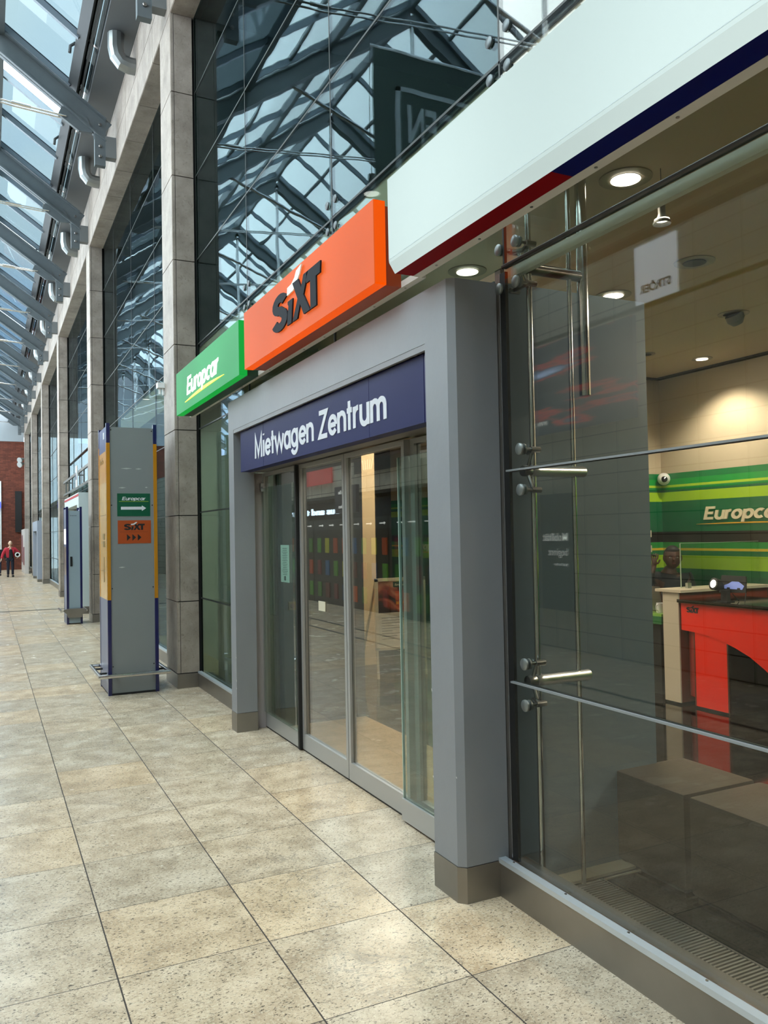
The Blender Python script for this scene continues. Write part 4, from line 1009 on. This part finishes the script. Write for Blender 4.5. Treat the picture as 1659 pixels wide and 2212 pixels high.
def head(parent, cen, hgt, skinm, hairm, face=(0, -1, 0), bald=False):
    """head with eye line at half height, nose, mouth and ears; face points along 'face'"""
    f = Vector(face).normalized(); ang = math.atan2(f.x, -f.y); Rz = Matrix.Rotation(ang, 3, 'Z')
    h = hgt; mats_ = [skinm, hairm, MATS['eye_white'], MATS['eye_dark'], MATS['mouth']]
    bm = bmesh.new(); bmesh.ops.create_uvsphere(bm, u_segments=28, v_segments=20, radius=1)
    for v in bm.verts:
        x, y, z = v.co
        w = .36*h*(1 if z > 0 else 1-.28*z*z); 
        yy_ = y*.43*h
        if z < -.1 and y < 0: yy_ *= 1-.05*abs(z)
        if y < -.6: yy_ *= .97
        v.co = Vector((x*w, yy_, z*.5*h))
    def sph(c_, r_, mi, sg=10):
        q_ = bmesh.ops.create_uvsphere(bm, u_segments=sg, v_segments=8, radius=1)
        for v in q_['verts']:
            v.co = Vector((v.co.x*r_[0]+c_[0], v.co.y*r_[1]+c_[1], v.co.z*r_[2]+c_[2]))
            for fc in v.link_faces: fc.material_index = mi
    for s_ in (-1, 1):
        sph((s_*.135*h, -.375*h, .02*h), (.055*h, .03*h, .028*h), 2); sph((s_*.135*h, -.398*h, .02*h), (.024*h, .012*h, .022*h), 3)
        sph((s_*.365*h, .0, -.02*h), (.035*h, .06*h, .11*h), 0); sph((s_*.14*h, -.388*h, .085*h), (.075*h, .02*h, .014*h), 1)
    sph((0, -.43*h, -.075*h), (.05*h, .055*h, .07*h), 0); sph((0, -.405*h, -.02*h), (.028*h, .04*h, .09*h), 0)
    sph((0, -.375*h, -.225*h), (.105*h, .03*h, .018*h), 4); sph((0, -.37*h, -.255*h), (.085*h, .032*h, .018*h), 4)
    for v in bm.verts: v.co = Rz @ v.co + Vector(cen)
    for fc in bm.faces: fc.smooth = True
    me = bpy.data.meshes.new('head'); bm.to_mesh(me); bm.free()
    for m_ in mats_: me.materials.append(m_)
    o = bpy.data.objects.new('head', me); C.objects.link(o); o.parent = parent
    def hf(v):
        if v.co.z < (.42 if v.co.y < -.2 else -.35): v.co *= .93
    def hfn(v):
        x, y, z = v.co
        k2 = 1.0 if (z > .52 or (y > -.15 and z > -.45)) else .86
        v.co = Vector((x*k2, y*k2, z*k2))
    hb = bmesh.new(); bmesh.ops.create_uvsphere(hb, u_segments=28, v_segments=20, radius=1)
    for v in hb.verts:
        x, y, z = v.co; k2 = 1.07 if ((z > .55 and not bald) or (y > -.1 and z > -.4 and (not bald or z < .35))) else .85
        w = .36*h*(1 if z > 0 else 1-.28*z*z); v.co = Rz @ Vector((x*w*k2, y*.43*h*k2, z*.5*h*k2)) + Vector(cen)
    me = bpy.data.meshes.new('hair'); hb.to_mesh(me); hb.free(); me.materials.append(hairm); me.polygons.foreach_set('use_smooth', [True]*len(me.polygons))
    o2 = bpy.data.objects.new('hair', me); C.objects.link(o2); o2.parent = parent
    return o
mat('eye_white', '#d8d4cc', .3); mat('eye_dark', '#120c0a', .3); mat('mouth', '#6a3a34', .5)
SKD = mat('skin_dark', '#4a2c1f', .5); HRD = mat('hair_black', '#0c0a0a', .7); SKP = mat('skin_pale', '#d9b49c', .5); HRG = mat('hair_grey', '#9a948c', .7)
NAVJ = mat('dark_sweater', '#0e1822', .8); REDJ = mat('red_jacket', '#b32436', .7, bump=.4, bscale=20); TRO = mat('dark_jeans', '#141a2c', .8); SHO = mat('black_shoe', '#0c0c0e', .5); BLKC = mat('black_clothing', '#101216', .8)

def seated_man():
    bx, by = 6.62, 6.58
    o = empty('person', (bx, by, 0), 'man in dark sweater seated behind the desk with one hand raised to his head', 'person')
    L3 = lambda x, y, z: Vector((x, y, z))
    P_ = [(L3(0, 0, .50), .15, .12), (L3(0, 0, .75), .14, .11), (L3(0, -.03, 1.06), .19, .13), (L3(0, -.04, 1.15), .13, .10), (L3(0, -.05, 1.20), .065, .065), (L3(0, -.07, 1.24), .06, .06)]
    E_ = [(0, 1), (1, 2), (2, 3), (3, 4), (4, 5)]
    d = Vector((-.7, -.71, 0)); s_ = Vector((-.71, .7, 0))   # facing, image-left side
    for sd, pose in ((1, 'up'), (-1, 'down')):
        sh = L3(0, -.04, 1.12)+s_*sd*.19; i0 = len(P_); P_.append((sh, .06)); E_.append((2, i0))
        if pose == 'up':
            el = sh+s_*.08+d*.20+Vector((0, 0, -.16)); wr = sh-s_*.03+d*.12+Vector((0, 0, .11))
        else:
            el = sh-s_*.05+d*.10+Vector((0, 0, -.26)); wr = sh+s_*.05+d*.34+Vector((0, 0, -.20))
        P_.append((el, .045)); E_.append((i0, i0+1)); P_.append((wr, .03)); E_.append((i0+1, i0+2))
        if pose == 'up': hand_pts(P_, E_, i0+2, wr, (-.1, .0, 1)-Vector((0, 0, 0)) if False else Vector((.05, -.1, 1)), s_, d, 1.0, 1.0)
        else: hand_pts(P_, E_, i0+2, wr, d, s_, Vector((0, 0, 1)), 1.0, .5)
    for sd in (1, -1):   # thighs and shins under the desk
        i0 = len(P_); h0 = L3(0, 0, .50)+s_*sd*.09; P_.append((h0+d*.02, .09)); E_.append((0, i0)); P_.append((h0+d*.32, .065)); E_.append((i0, i0+1)); P_.append((h0+d*.30-Vector((0, 0, .42)), .04)); E_.append((i0+1, i0+2)); P_.append((h0+d*.42-Vector((0, 0, .46)), .035)); E_.append((i0+2, i0+3))
    skin('body', P_, E_, SKD, o)
    # sweater over torso and arms
    Q = [(p[0], p[1]*1.12, (p[2] if len(p) > 2 else p[1])*1.12) for p in P_[:4]]; QE = [(0, 1), (1, 2), (2, 3)]
    i = 6
    for a in range(2):
        k0 = len(Q); Q.append((P_[i][0], P_[i][1]*1.2)); Q.append((P_[i+1][0], P_[i+1][1]*1.25)); Q.append((P_[i+1][0].lerp(P_[i+2][0], .85), P_[i+2][1]*1.35)); QE += [(2, k0), (k0, k0+1), (k0+1, k0+2)]
        i += 3+1+12+2
    skin('sweater', Q, QE, NAVJ, o)
    head(o, (0-.01, -.10, 1.33), .25, SKD, HRD, face=(-.62, -.78, 0))
    MB_ = MB().tube([Vector((bx, by, 0))+P_[8][0]+Vector((.02, -.02, .12)), Vector((bx, by, 0))+P_[8][0]+Vector((-.09, .06, .16))], .007, 6); MB_.build('pen', BLACK, o)
    ch_ = empty('office_chair', (bx+.1, by+.1, 0), 'dark office chair under the seated man', 'chair')
    MB().box(bx-.2, bx+.26, by-.2, by+.26, .40, .47).build('seat', RUBBER, ch_, bevel=.02); MB().tube([(bx+.03, by+.03, .02), (bx+.03, by+.03, .40)], .03, 10).build('column', STEELD, ch_)
    for a in range(5): MB().bar((bx+.03, by+.03, .08), (bx+.03+.27*math.cos(a*1.256), by+.03+.27*math.sin(a*1.256), .02), .04, .03).build('foot', RUBBER, ch_)
    return o
seated_man()
def walker(x, y, sc, lb, jacket, open_, face, stride=.0, ball=False, bald=True, hairm=None):
    o = empty('person', (x, y, 0), lb, 'person'); S = sc; V = lambda a, b, c_: Vector((a, b, c_))*S
    P_ = [(V(0, 0, .92), .14*S, .10*S), (V(0, 0, 1.12), .13*S, .09*S), (V(0, -.02, 1.32), .17*S, .11*S), (V(0, -.03, 1.42), .09*S, .08*S), (V(0, -.05, 1.50), .055*S), (V(0, -.09, 1.57), .055*S)]
    E_ = [(0, 1), (1, 2), (2, 3), (3, 4), (4, 5)]
    for sd, kn, an, to in ((-1, (-.10, -.04+stride*.3, .50), (-.10, .0+stride*.6, .09), (-.12, -.14+stride*.6, .04)), (1, (.10, -.06-stride*.3, .50), (.10, -.04-stride*.6, .09), (.12, -.2-stride*.6, .04))):
        i0 = len(P_); P_ += [(V(sd*.09, 0, .86), .085*S), (V(*kn), .058*S), (V(*an), .038*S), (V(*to), .035*S)]; E_ += [(0, i0), (i0, i0+1), (i0+1, i0+2), (i0+2, i0+3)]
    legs = 6
    for sd in (-1, 1):
        i0 = len(P_); sh = V(sd*.20, -.02, 1.36)
        if sd == 1 and ball: el, wr = V(.40, -.02, 1.12), V(.34, -.22, .98)
        else: el, wr = V(sd*.33, .0, 1.10), V(sd*.40, -.08, .86)
        P_ += [(sh, .06*S), (el, .045*S), (wr, .028*S)]; E_ += [(2, i0), (i0, i0+1), (i0+1, i0+2)]
        hand_pts(P_, E_, i0+2, wr, (wr-el), (0, 1, 0), (1, 0, 0), S, .6)
    skin('body', P_, E_, SKP, o)
    Q = [(p[0], p[1]*1.08, (p[2] if len(p) > 2 else p[1])*1.08) for p in P_[:1]]; QE = []
    for b0 in (6, 10):
        k0 = len(Q); Q += [(P_[b0][0], P_[b0][1]*1.12), (P_[b0+1][0], P_[b0+1][1]*1.2), (P_[b0+2][0], P_[b0+2][1]*1.5)]; QE += [(0, k0), (k0, k0+1), (k0+1, k0+2)]
    skin('trousers', Q, QE, TRO, o)
    for b0 in (6, 10):
        skin('shoe', [(P_[b0+2][0]-V(0, -.02, .035), .062*S), (P_[b0+3][0]+V(0, -.03, .012), .056*S, .052*S)], [(0, 1)], SHO, o)
    Q = [(V(0, .01, .80), .20*S, .14*S), (V(0, .01, 1.10), .20*S, .14*S), (V(0, -.01, 1.32), .21*S, .14*S), (V(0, -.02, 1.41), .11*S, .09*S)]; QE = [(0, 1), (1, 2), (2, 3)]
    for b0 in (14, 14+3+1+12+2):
        k0 = len(Q); Q += [(P_[b0][0], .085*S), (P_[b0+1][0], .075*S), (P_[b0+1][0].lerp(P_[b0+2][0], .9), .055*S)]; QE += [(2, k0), (k0, k0+1), (k0+1, k0+2)]
    skin('jacket', Q, QE, jacket, o)
    if open_:
        skin('shirt', [(V(.03, -.10, .84), .11*S, .06*S), (V(.03, -.11, 1.10), .10*S, .06*S), (V(.01, -.11, 1.36), .07*S, .06*S)], [(0, 1), (1, 2)], BLKC, o)
        skin('shoulder_bag', [(V(-.24, -.10, .86), .07*S, .05*S), (V(-.16, -.12, .80), .08*S, .05*S)], [(0, 1)], BLKC, o)
    head(o, (0, -.11*S, 1.62*S), .245*S, SKP, hairm or HRG, face=face, bald=bald)
    return o
walker(.90, 40.2, .93, 'bald man in open red jacket and dark jeans walking towards the camera', REDJ, True, (0, -1, -.2), .05, True)
pr = empty('rolled_mat', (1.2, 39.93, .98), 'white ended black roll carried under the arm of the man in red', 'roll')
MB().lathe([(.11, 0), (.115, .01), (.115, .35), (.11, .36)], (1.19, 39.86, 1.0), (0, 1, 0)).build('roll', BLKC, pr, smooth=True)
MB().lathe([(.112, 0), (.112, -.012), (.062, -.012), (.062, 0)], (1.19, 39.86, 1.0), (0, 1, 0)).build('rim', WHITEP, pr)
walker(.42, 42.3, .86, 'person in dark clothes striding out of view at the left edge', BLKC, False, (-1, 0, 0), .35, False, False, HRD)

# ================================================================== INFORMATION PYLON (near)
GP = mat('pylon_grey_panel', '#7e8285', .42, noise=.03, nscale=2); YL = mat('pylon_yellow', '#b87c14', .25, coat=.3); NB = mat('pylon_navy', '#141850', .3, coat=.3); GL = mat('pylon_lower_grey', '#7d8198', .4)
YP = mat('poster_cream', '#dcae6a', .25, noise=.12, nscale=3, coat=.5); NBP = mat('pylon_top_blue', '#3a4a78', .4)
py = empty('information_pylon', (1.4, 9.2, 0), 'tall grey pylon with yellow and navy edges and two rental car stickers', 'pylon')
a0, a1, b0, b1 = 1.125, 1.645, 8.94, 9.62
MB().box(a0+.035, a1-.035, b0+.012, b1-.012, .02, 2.83).build('panel', GP, py)
for x0_, x1_ in ((a0, a0+.036), (a1-.036, a1)):
    for z0_, z1_, mm in ((0, 1.0, NB), (1.0, 2.66, YL), (2.66, 2.87, NB)):
        MB().box(x0_, x1_, b0, b0+.05, z0_, z1_).box(x0_, x1_, b1-.05, b1, z0_, z1_).each('edge_profile', mm, py)
for z0_, z1_, mm, nm in ((.02, 1.0, GL, 'side_panel'), (1.0, 2.58, YP, 'poster_case'), (2.58, 2.84, NBP, 'side_top')):
    MB().box(a0+.004, a0+.03, b0+.05, b1-.05, z0_, z1_).build(nm, mm, py)
    MB().box(a1-.03, a1-.004, b0+.05, b1-.05, z0_, z1_).build(nm, mm, py)
m = MB()
for k_ in range(3): m.box(a0+.002, a0+.004, 9.05, 9.5, 1.30+.30*k_, 1.304+.3*k_)
m.box(a0+.001, a0+.004, 9.15, 9.30, 1.56, 1.62); m.box(a0+.001, a0+.004, 9.15, 9.3, 1.64, 1.70); m.box(a0+.001, a0+.004, 9.2, 9.24, 1.18, 1.45); m.build('print', mat('poster_print', '#8a7448', .6), py)
MB().box(a0+.001, a0+.004, 9.12, 9.2, 2.72, 2.79).build('station_mark', WHITEP, py)
text('Info', FACADE, (a0+.004, 9.5, 2.46), .07, .3, mat('print_brown', '#8a6420', .5), py, bold=.01, depth=.002)
# stickers
st = MB().box(1.232, 1.572, 8.949, 8.952, 1.882, 2.125).build('green_sticker', mat('sticker_green', '#05543a', .35), py); st['label'] = 'green direction sticker with white arrow'
stext('Europcar', CROSS, (1.28, 8.949, 2.053), .036, .245, LET, st, wt=.20, shear=.2, depth=.001)
MB().box(1.25, 1.555, 8.9475, 8.949, 2.038, 2.042).build('underline', mat('lime_line', '#a8c23a', .5), st)
MB().prism([(1.27, 1.953), (1.485, 1.953), (1.485, 1.938), (1.53, 1.968), (1.485, 1.998), (1.485, 1.983), (1.27, 1.983)], lambda u, v, w: Vector((u, 8.949-w, v)), .0015).build('arrow', LET, st)
st2 = MB().box(1.236, 1.578, 8.949, 8.952, 1.592, 1.838).build('orange_sticker', mat('sticker_orange', '#a8481a', .35), py); st2['label'] = 'orange direction sticker with three black arrows'
strokes(CROSS, (1.30, 8.949, 1.735), .114, .066, SX_ALL, .0012, BLACK, st2, 'lettering'); strokes(CROSS, (1.30, 8.949, 1.735), .114, .066, SWOOSH, .0016, LET, st2, 'swoosh')
MB().box(1.255, 1.55, 8.9478, 8.949, 1.714, 1.7165).build('line', ROD, st2)
for k_ in range(3): MB().prism([(1.328+.056*k_, 1.62), (1.366+.056*k_, 1.656), (1.328+.056*k_, 1.692)], lambda u, v, w: Vector((u, 8.949-w, v)), .0012).build('arrow_head', BLACK, st2)
m = MB()
for (x, z, w_) in ((1.27, 2.39, .12), (1.42, 2.388, .07), (1.245, 2.185, .08), (1.52, 2.19, .03), (1.24, 1.34, .07)):
    m.add([(x, 8.9515, z), (x+w_*.5, 8.9515, z-.006), (x+w_, 8.9515, z+.002), (x+w_*.5, 8.9515, z+.008)], [(0, 1, 2, 3)])
m.each('glue_residue', mat('residue', '#b5b8b8', .7), py)
m = MB()
for x in (1.175, 1.595):
    for z in (.3, 1.12, 2.0, 2.80): m.lathe([(.007, 0), (.006, .004)], (x, 8.952, z), (0, -1, 0), 8)
m.each('screw', BLACK, py)
m = MB(); br = .022; zb = .215
m.tube([(1.02, b0-.08, zb), (1.75, b0-.08, zb)], br, 14); m.tube([(1.035, b0-.08, zb), (1.035, b1+.08, zb)], br, 14); m.tube([(1.735, b0-.08, zb), (1.735, b1+.08, zb)], br, 14); m.tube([(1.02, b1+.08, zb), (1.75, b1+.08, zb)], br, 14)
m.each('bumper_rail', CHROME, py, smooth=True)
m = MB()
for x in (1.2, 1.57): m.tube([(x, b0-.08, zb), (x, b0+.02, zb)], .012, 8)
for y in (9.1, 9.45): m.tube([(1.035, y, zb), (1.13, y, zb)], .012, 8); m.tube([(1.735, y, zb), (1.64, y, zb)], .012, 8)
m.each('rail_bracket', RUBBER, py); MB().box(a0+.01, a1-.01, b0+.004, b1-.004, 0, .02).build('base', RUBBER, py)

# second pylon
p2 = empty('information_pylon', (1.5, 17.1, 0), 'narrow blue grey pylon with navy edges standing farther down the hall', 'pylon')
a0, a1, b0, b1 = 1.365, 1.655, 16.85, 17.45
LB = mat('pylon_light_blue_grey', '#93a5b0', .4)
MB().box(a0+.03, a1-.03, b0+.01, b1-.01, .30, 2.20).build('panel', LB, p2); MB().box(a0+.03, a1-.03, b0+.01, b1-.01, .02, .13).build('foot_panel', LB, p2)
for x0_, x1_ in ((a0, a0+.04), (a1-.04, a1)): MB().box(x0_, x1_, b0, b0+.06, 0, 2.28).box(x0_, x1_, b1-.06, b1, 0, 2.28).each('edge_profile', NB, p2)
MB().box(a0+.004, a0+.02, b0+.06, b1-.06, 0, 2.24).box(a1-.02, a1-.004, b0+.06, b1-.06, 0, 2.24).build('side_panel', GL, p2)
MB().box(a0+.001, a0+.004, b0+.1, b1-.1, 1.55, 1.85).build('screen', mat('white_screen', '#f4f4f0', .3, emit=.6, ecol='#ffffff'), p2); MB().box(a0+.001, a0+.004, b0+.1, b1-.1, .95, 1.5).build('poster', mat('pylon2_poster', '#8a7a70', .3, noise=.5, nscale=6), p2)
MB().prism([(a0-.05, .29), (a0+.02, .30), (a1-.02, .30), (a1+.05, .29), (a1+.07, .26), (a1, .20), (a1-.02, .13), (a0+.02, .13), (a0, .2), (a0-.07, .26)], lambda u, v, w: Vector((u, b0-.05+w, v)), .05).build('kick_shield', STEELD, p2)
MB().box(1.435, 1.475, b0, b0+.011, 1.12, 1.31).build('lock_plate', BLACK, p2)
text('Internet', CROSS, (1.44, b0+.01, 2.10), .02, .12, BLACK, p2, depth=.002)
MB().tube([(a0-.1, b0-.05, .26), (a0-.1, b1, .26)], .025, 10).tube([(a1+.07, b0-.05, .26), (a1+.07, b1, .26)], .02, 10).each('bumper_rail', CHROME, p2, smooth=True)

# white portal in the third bay, grey portal in the fifth
wp = empty('entrance_portal', (1.83, 19, 0), 'white portal frame with red stripe behind the second pylon', 'door frame')
WPM = mat('portal_white', '#ccd8da', .4)
MB().box(1.80, 2.10, 19.0, 19.35, .16, 2.68).box(1.80, 2.10, 22.25, 22.6, .16, 2.68).box(1.80, 2.10, 19.35, 22.25, 2.42, 2.68).build('frame', WPM, wp)
MB().box(1.795, 1.80, 19.0, 22.6, 2.60, 2.65).build('red_stripe', mat('stripe_red', '#b0303e', .4), wp)
MB().box(1.80, 2.10, 19.0, 19.35, 0, .16).box(1.80, 2.10, 22.25, 22.6, 0, .16).build('plinth', STEELD, wp)
MB().box(2.0, 2.02, 19.35, 22.25, .05, 2.4).build('pane', DOORGL, wp)
gp2 = empty('entrance_portal', (1.83, 34.6, 0), 'distant grey portal frame beyond the tall glass bay', 'door frame')
MB().box(1.74, 2.10, 34.6, 35.0, .1, 2.4).box(1.74, 2.10, 37.8, 38.2, .1, 2.4).box(1.74, 2.10, 35.0, 37.8, 2.0, 2.4).build('frame', mat('portal_blue_grey', '#9aa2b2', .4), gp2); MB().box(1.74, 2.1, 34.6, 35.0, 0, .1).box(1.74, 2.1, 37.8, 38.2, 0, .1).build('plinth', STEELD, gp2)
# sign rail with lettered flag in bay three
rr_ = empty('sign_rack', (1.9, 18, 2.85), 'empty grey metal sign rack on the glass above the white portal', 'sign rack')
m = MB().box(1.88, 1.92, 17.6, 24.0, 3.17, 3.23).box(1.88, 1.92, 17.6, 24.0, 2.83, 2.88)
for y in np.arange(17.9, 24, .9): m.box(1.885, 1.915, y, y+.05, 2.88, 3.17)
m.build('rack', mat('rack_grey', '#6d7272', .4, metal=.5), rr_)
for y in (17.7, 20.9, 23.9): MB().tube([(1.9, y, 3.2), (2.11, y, 3.2)], .015, 6).build('arm', ROOFDK, rr_)
fl = MB().box(1.85, 1.875, 19.9, 20.15, 2.86, 3.35).build('flag_sign', WHITEP, rr_)
MB().prism([(20.10, 3.02), (20.07, 3.02), (20.06, 3.06), (20.0, 3.06), (19.99, 3.02), (19.96, 3.02), (20.015, 3.2), (20.045, 3.2)], lambda u, v, w: Vector((1.85-w, u, v)), .004).build('lettering', BLUE_D, fl)
# other wall-mounted things
cm_ = empty('security_camera', (1.86, 9.4, 3.4), 'small white camera on the far edge of the first stone pier', 'security camera')
MB().box(1.77, 1.85, 9.50, 9.60, 3.38, 3.44).build('housing', WHITEP, cm_); MB().tube([(1.80, 9.54, 3.38), (1.80, 9.54, 3.31)], .015, 8).box(1.83, 1.85, 9.52, 9.56, 3.3, 3.4).build('bracket', WHITEP, cm_)
sn = empty('wall_screen', (1.95, 16.93, 2.9), 'small black framed board on the second stone pier behind the yellow pylon', 'notice board')
MB().box(2.0, 2.12, 16.86, 16.94, 2.86, 3.30).build('frame', BLACK, sn); MB().box(2.02, 2.10, 16.853, 16.86, 2.89, 3.27).build('board', mat('board_brown', '#5a4a40', .4), sn)
sp = empty('loudspeaker', (1.82, 49.1, 6), 'cluster of angled white loudspeakers high on the last pier', 'loudspeaker')
for z in (5.9, 6.15): MB().lathe([(.05, 0), (.16, .35), (.15, .36)], (1.80, 49.05, z), (-.6, -.7, -.3), 12).build('horn', mat('horn_grey', '#9b9f9f', .5) if 'horn_grey' not in MATS else MATS['horn_grey'], sp)
db = empty('departure_board', (1.2, YE-.1, 2.1), 'tall black board on the red brick end wall beside the corner', 'board')
MB().box(1.38, 1.72, YE-.14, YE-.022, 2.1, 4.4).build('board', BLACK, db)
bw = empty('window_8', (0, YE, 0), kind='structure')
MB().box(-1.5, .62, YE-.04, YE, 1.7, 4.95).build('pane', mat('far_window', '#6f7f7c', .2), bw)
m = MB()
for z in (1.7, 2.3, 2.9, 3.5, 4.1, 4.9): m.box(-1.5, .66, YE-.07, YE-.03, z, z+.06)
m.box(.60, .68, YE-.08, YE-.03, 0.5, 4.95).build('frame', WHITEP, bw)
bs_ = empty('direction_sign', (.3, YE-.2, 3.5), 'lit blue direction sign at the far left edge of the brick wall', 'sign'); MB().box(.2, .66, YE-.3, YE-.22, 3.45, 3.8).build('panel', mat('lit_blue', '#4a5ad8', .4, emit=.6, ecol='#4a5ad8'), bs_)
pb = empty('poster_case', (1.78, 45, 0), 'narrow white and red poster machine against the last pier', 'poster case')
MB().box(1.62, 1.80, 43.5, 47.8, 0, 2.2).build('case', mat('case_white', '#cfc8c6', .4), pb); MB().box(1.61, 1.62, 44, 45.2, .4, 1.3).box(1.61, 1.62, 46, 47.2, .5, 1.9).each('poster', mat('case_red', '#7a3a44', .4, noise=.5, nscale=4), pb)

# ================================================================== OPPOSITE SIDE, seen mirrored in doors and windows
cols = ['#5a1f1c', '#a8451f', '#1f5a8a', '#3f7a2a', '#b0b42a', '#6a2430', '#c2561f', '#4f8f30']
LKM = [mat('locker_%d' % i, c_, .35, emit=.12, ecol=c_) for i, c_ in enumerate(cols)]  # faint emission in the door colours brightens them, the doors hold no lamp
LKB = mat('locker_body', '#26292b', .35)
for bk in range(4):
    ya = 12.6+2.1*bk
    o = empty('locker_bank', (HX, ya, 0), ['dark locker bank with coloured doors mirrored in the doors at the right', 'dark locker bank mirrored behind the poster stand', 'dark locker bank mirrored in the middle door leaf', 'dark locker bank mirrored beside the paper notice'][bk], 'lockers', 'coloured luggage lockers across the hall')
    MB().box(HX-.6, HX-.02, ya, ya+2.08, 0, 1.75).build('body', LKB, o)
    for c_ in range(4):
        for r_ in range(3):
            d = MB().box(HX-.02, HX, ya+.05+.51*c_, ya+.26+.51*c_, .15+.53*r_, .50+.53*r_); d.build('door', LKM[(bk*5+c_*3+r_*2) % 8], o)
    MB().box(HX-.6, HX-.02, ya, ya+2.08, 1.75, 2.0).build('header', mat('locker_head', '#3c4448', .4) if 'locker_head' not in MATS else MATS['locker_head'], o)
    for c_ in range(3): MB().prism([(0, -.012), (.22, -.012), (.22, -.03), (.28, 0), (.22, .03), (.22, .012), (0, .012)], lambda u, v, w: Vector((HX-.02+w, ya+.4+.65*c_-u, 1.86+v)), .004).build('arrow', mat('arrow_lit', '#e8ece8', .4, emit=.7, ecol='#e8ece8') if 'arrow_lit' not in MATS else MATS['arrow_lit'], o)
ls = empty('lit_lettering', (HX, 18, 2.1), 'white lit lettering above the lockers, mirrored in the doors', 'lettering')
text('bus and tours', OPP, (HX-.03, 17.2, 2.12), .16, 3.2, mat('lit_cyan_white', '#cfeaff', .4, emit=2.0, ecol='#cfeaff'), ls, bold=.02, depth=.03)
hs = empty('hanging_sign', (HX+.6, 16.6, 2.2), 'navy hanging direction sign mirrored in the middle doors', 'sign')
MB().box(HX+.02, HX+.10, 16.0, 17.2, 2.12, 2.72).build('panel', mat('hs_navy', '#14183a', .4), hs)
for k_, w_ in enumerate(('Zum Bus', 'Taxi', 'Parkhaus')): text(w_, OPP, (HX+.10, 16.55, 2.55-.16*k_), .08, None, MATS['arrow_lit'], hs, depth=.004)
rb = empty('billboard', (HX, 18, 3.0), 'red lit billboard mirrored at the top of the doors', 'billboard'); MB().box(HX+.021, HX+.05, 17.5, 19.6, 2.85, 3.3).build('panel', mat('bill_red', '#a02a26', .4, emit=.5, ecol='#a02a26'), rb)
sb = empty('billboard', (HX, 14.5, 3.1), 'dark screen with bright streaks mirrored at the top of the right door', 'billboard'); MB().box(HX+.021, HX+.05, 13.9, 16.2, 2.95, 3.5).build('panel', mat('bill_dark', '#1a1210', .3), sb)
m = MB(); 
for k_ in range(5): m.add([(HX+.052, 15.3+.09*k_, 3.0), (HX+.052, 15.33+.09*k_, 3.0), (HX+.052, 15.15+.16*k_, 3.4), (HX+.052, 15.13+.16*k_, 3.4)], [(0, 1, 2, 3)])
m.build('streaks', mat('streak_light', '#e8d0b0', .4, emit=1.2, ecol='#e8d0b0'), sb)
pst = empty('hanging_poster', (HX, 7.1, 4.4), 'pale poster with grey capitals at its foot, mirrored in the shop window', 'poster')
MB().box(HX+.01, HX+.03, 6.78, 7.44, 4.36, 5.06).build('sheet', mat('poster_white_lit', '#c9d2dc', .4, emit=1.6, ecol='#c3ccd6'), pst)
text('STRÖER', OPP, (HX+.03, 6.86, 4.47), .10, .50, mat('poster_text', '#4c4a4a', .5), pst, bold=.03, depth=.004)
ad = empty('advertising_screen', (HX, 8.4, 3.0), 'large dark advertising screen with red streaks, mirrored in the shop window', 'screen')
m = bpy.data.materials.new('ad_screen'); m.use_nodes = True; n = m.node_tree; b = n.nodes['Principled BSDF']; g = n.nodes.new('ShaderNodeNewGeometry'); mp = n.nodes.new('ShaderNodeMapping'); mp.inputs['Scale'].default_value = (1, .35, 3.2)
q = n.nodes.new('ShaderNodeTexNoise'); q.inputs['Scale'].default_value = 1.6; q.inputs['Detail'].default_value = 6; r = n.nodes.new('ShaderNodeValToRGB'); r.color_ramp.elements[0].position = .38; r.color_ramp.elements[0].color = lin('#101a30')
r.color_ramp.elements[1].position = .72; r.color_ramp.elements[1].color = lin('#9ab0d8'); e = r.color_ramp.elements.new(.52); e.color = lin('#22303f'); e = r.color_ramp.elements.new(.57); e.color = lin('#a03030'); e = r.color_ramp.elements.new(.62); e.color = lin('#2c3c58')
n.links.new(g.outputs['Position'], mp.inputs[0]); n.links.new(mp.outputs[0], q.inputs['Vector']); n.links.new(q.outputs['Fac'], r.inputs[0]); n.links.new(r.outputs[0], b.inputs['Base Color']); n.links.new(r.outputs[0], b.inputs['Emission Color']); b.inputs['Emission Strength'].default_value = 1.2
MB().box(HX+.021, HX+.08, 7.45, 9.5, 3.0, 4.25).build('panel', m, ad); text('www.s', OPP, (HX+.08, 9.15, 3.12), .09, .3, MATS['arrow_lit'], ad, depth=.003)
ib = empty('information_board', (HX, 9.1, .6), 'dark information board with white lettering, mirrored in the shop window', 'information board')
MB().box(HX+.021, HX+.06, 8.72, 9.9, .55, 2.15).build('panel', mat('info_dark', '#33404a', .4), ib)
for tx, z, cpz in (('Mobilität', 1.50, .11), ('beginnt', 1.30, .10), ('Jetzt buchen', 1.16, .04)): text(tx, OPP, (HX+.06, 8.80, z), cpz, None, MATS['arrow_lit'], ib, bold=.02 if z > 1.4 else 0, depth=.003)

print('objects', len(bpy.data.objects))
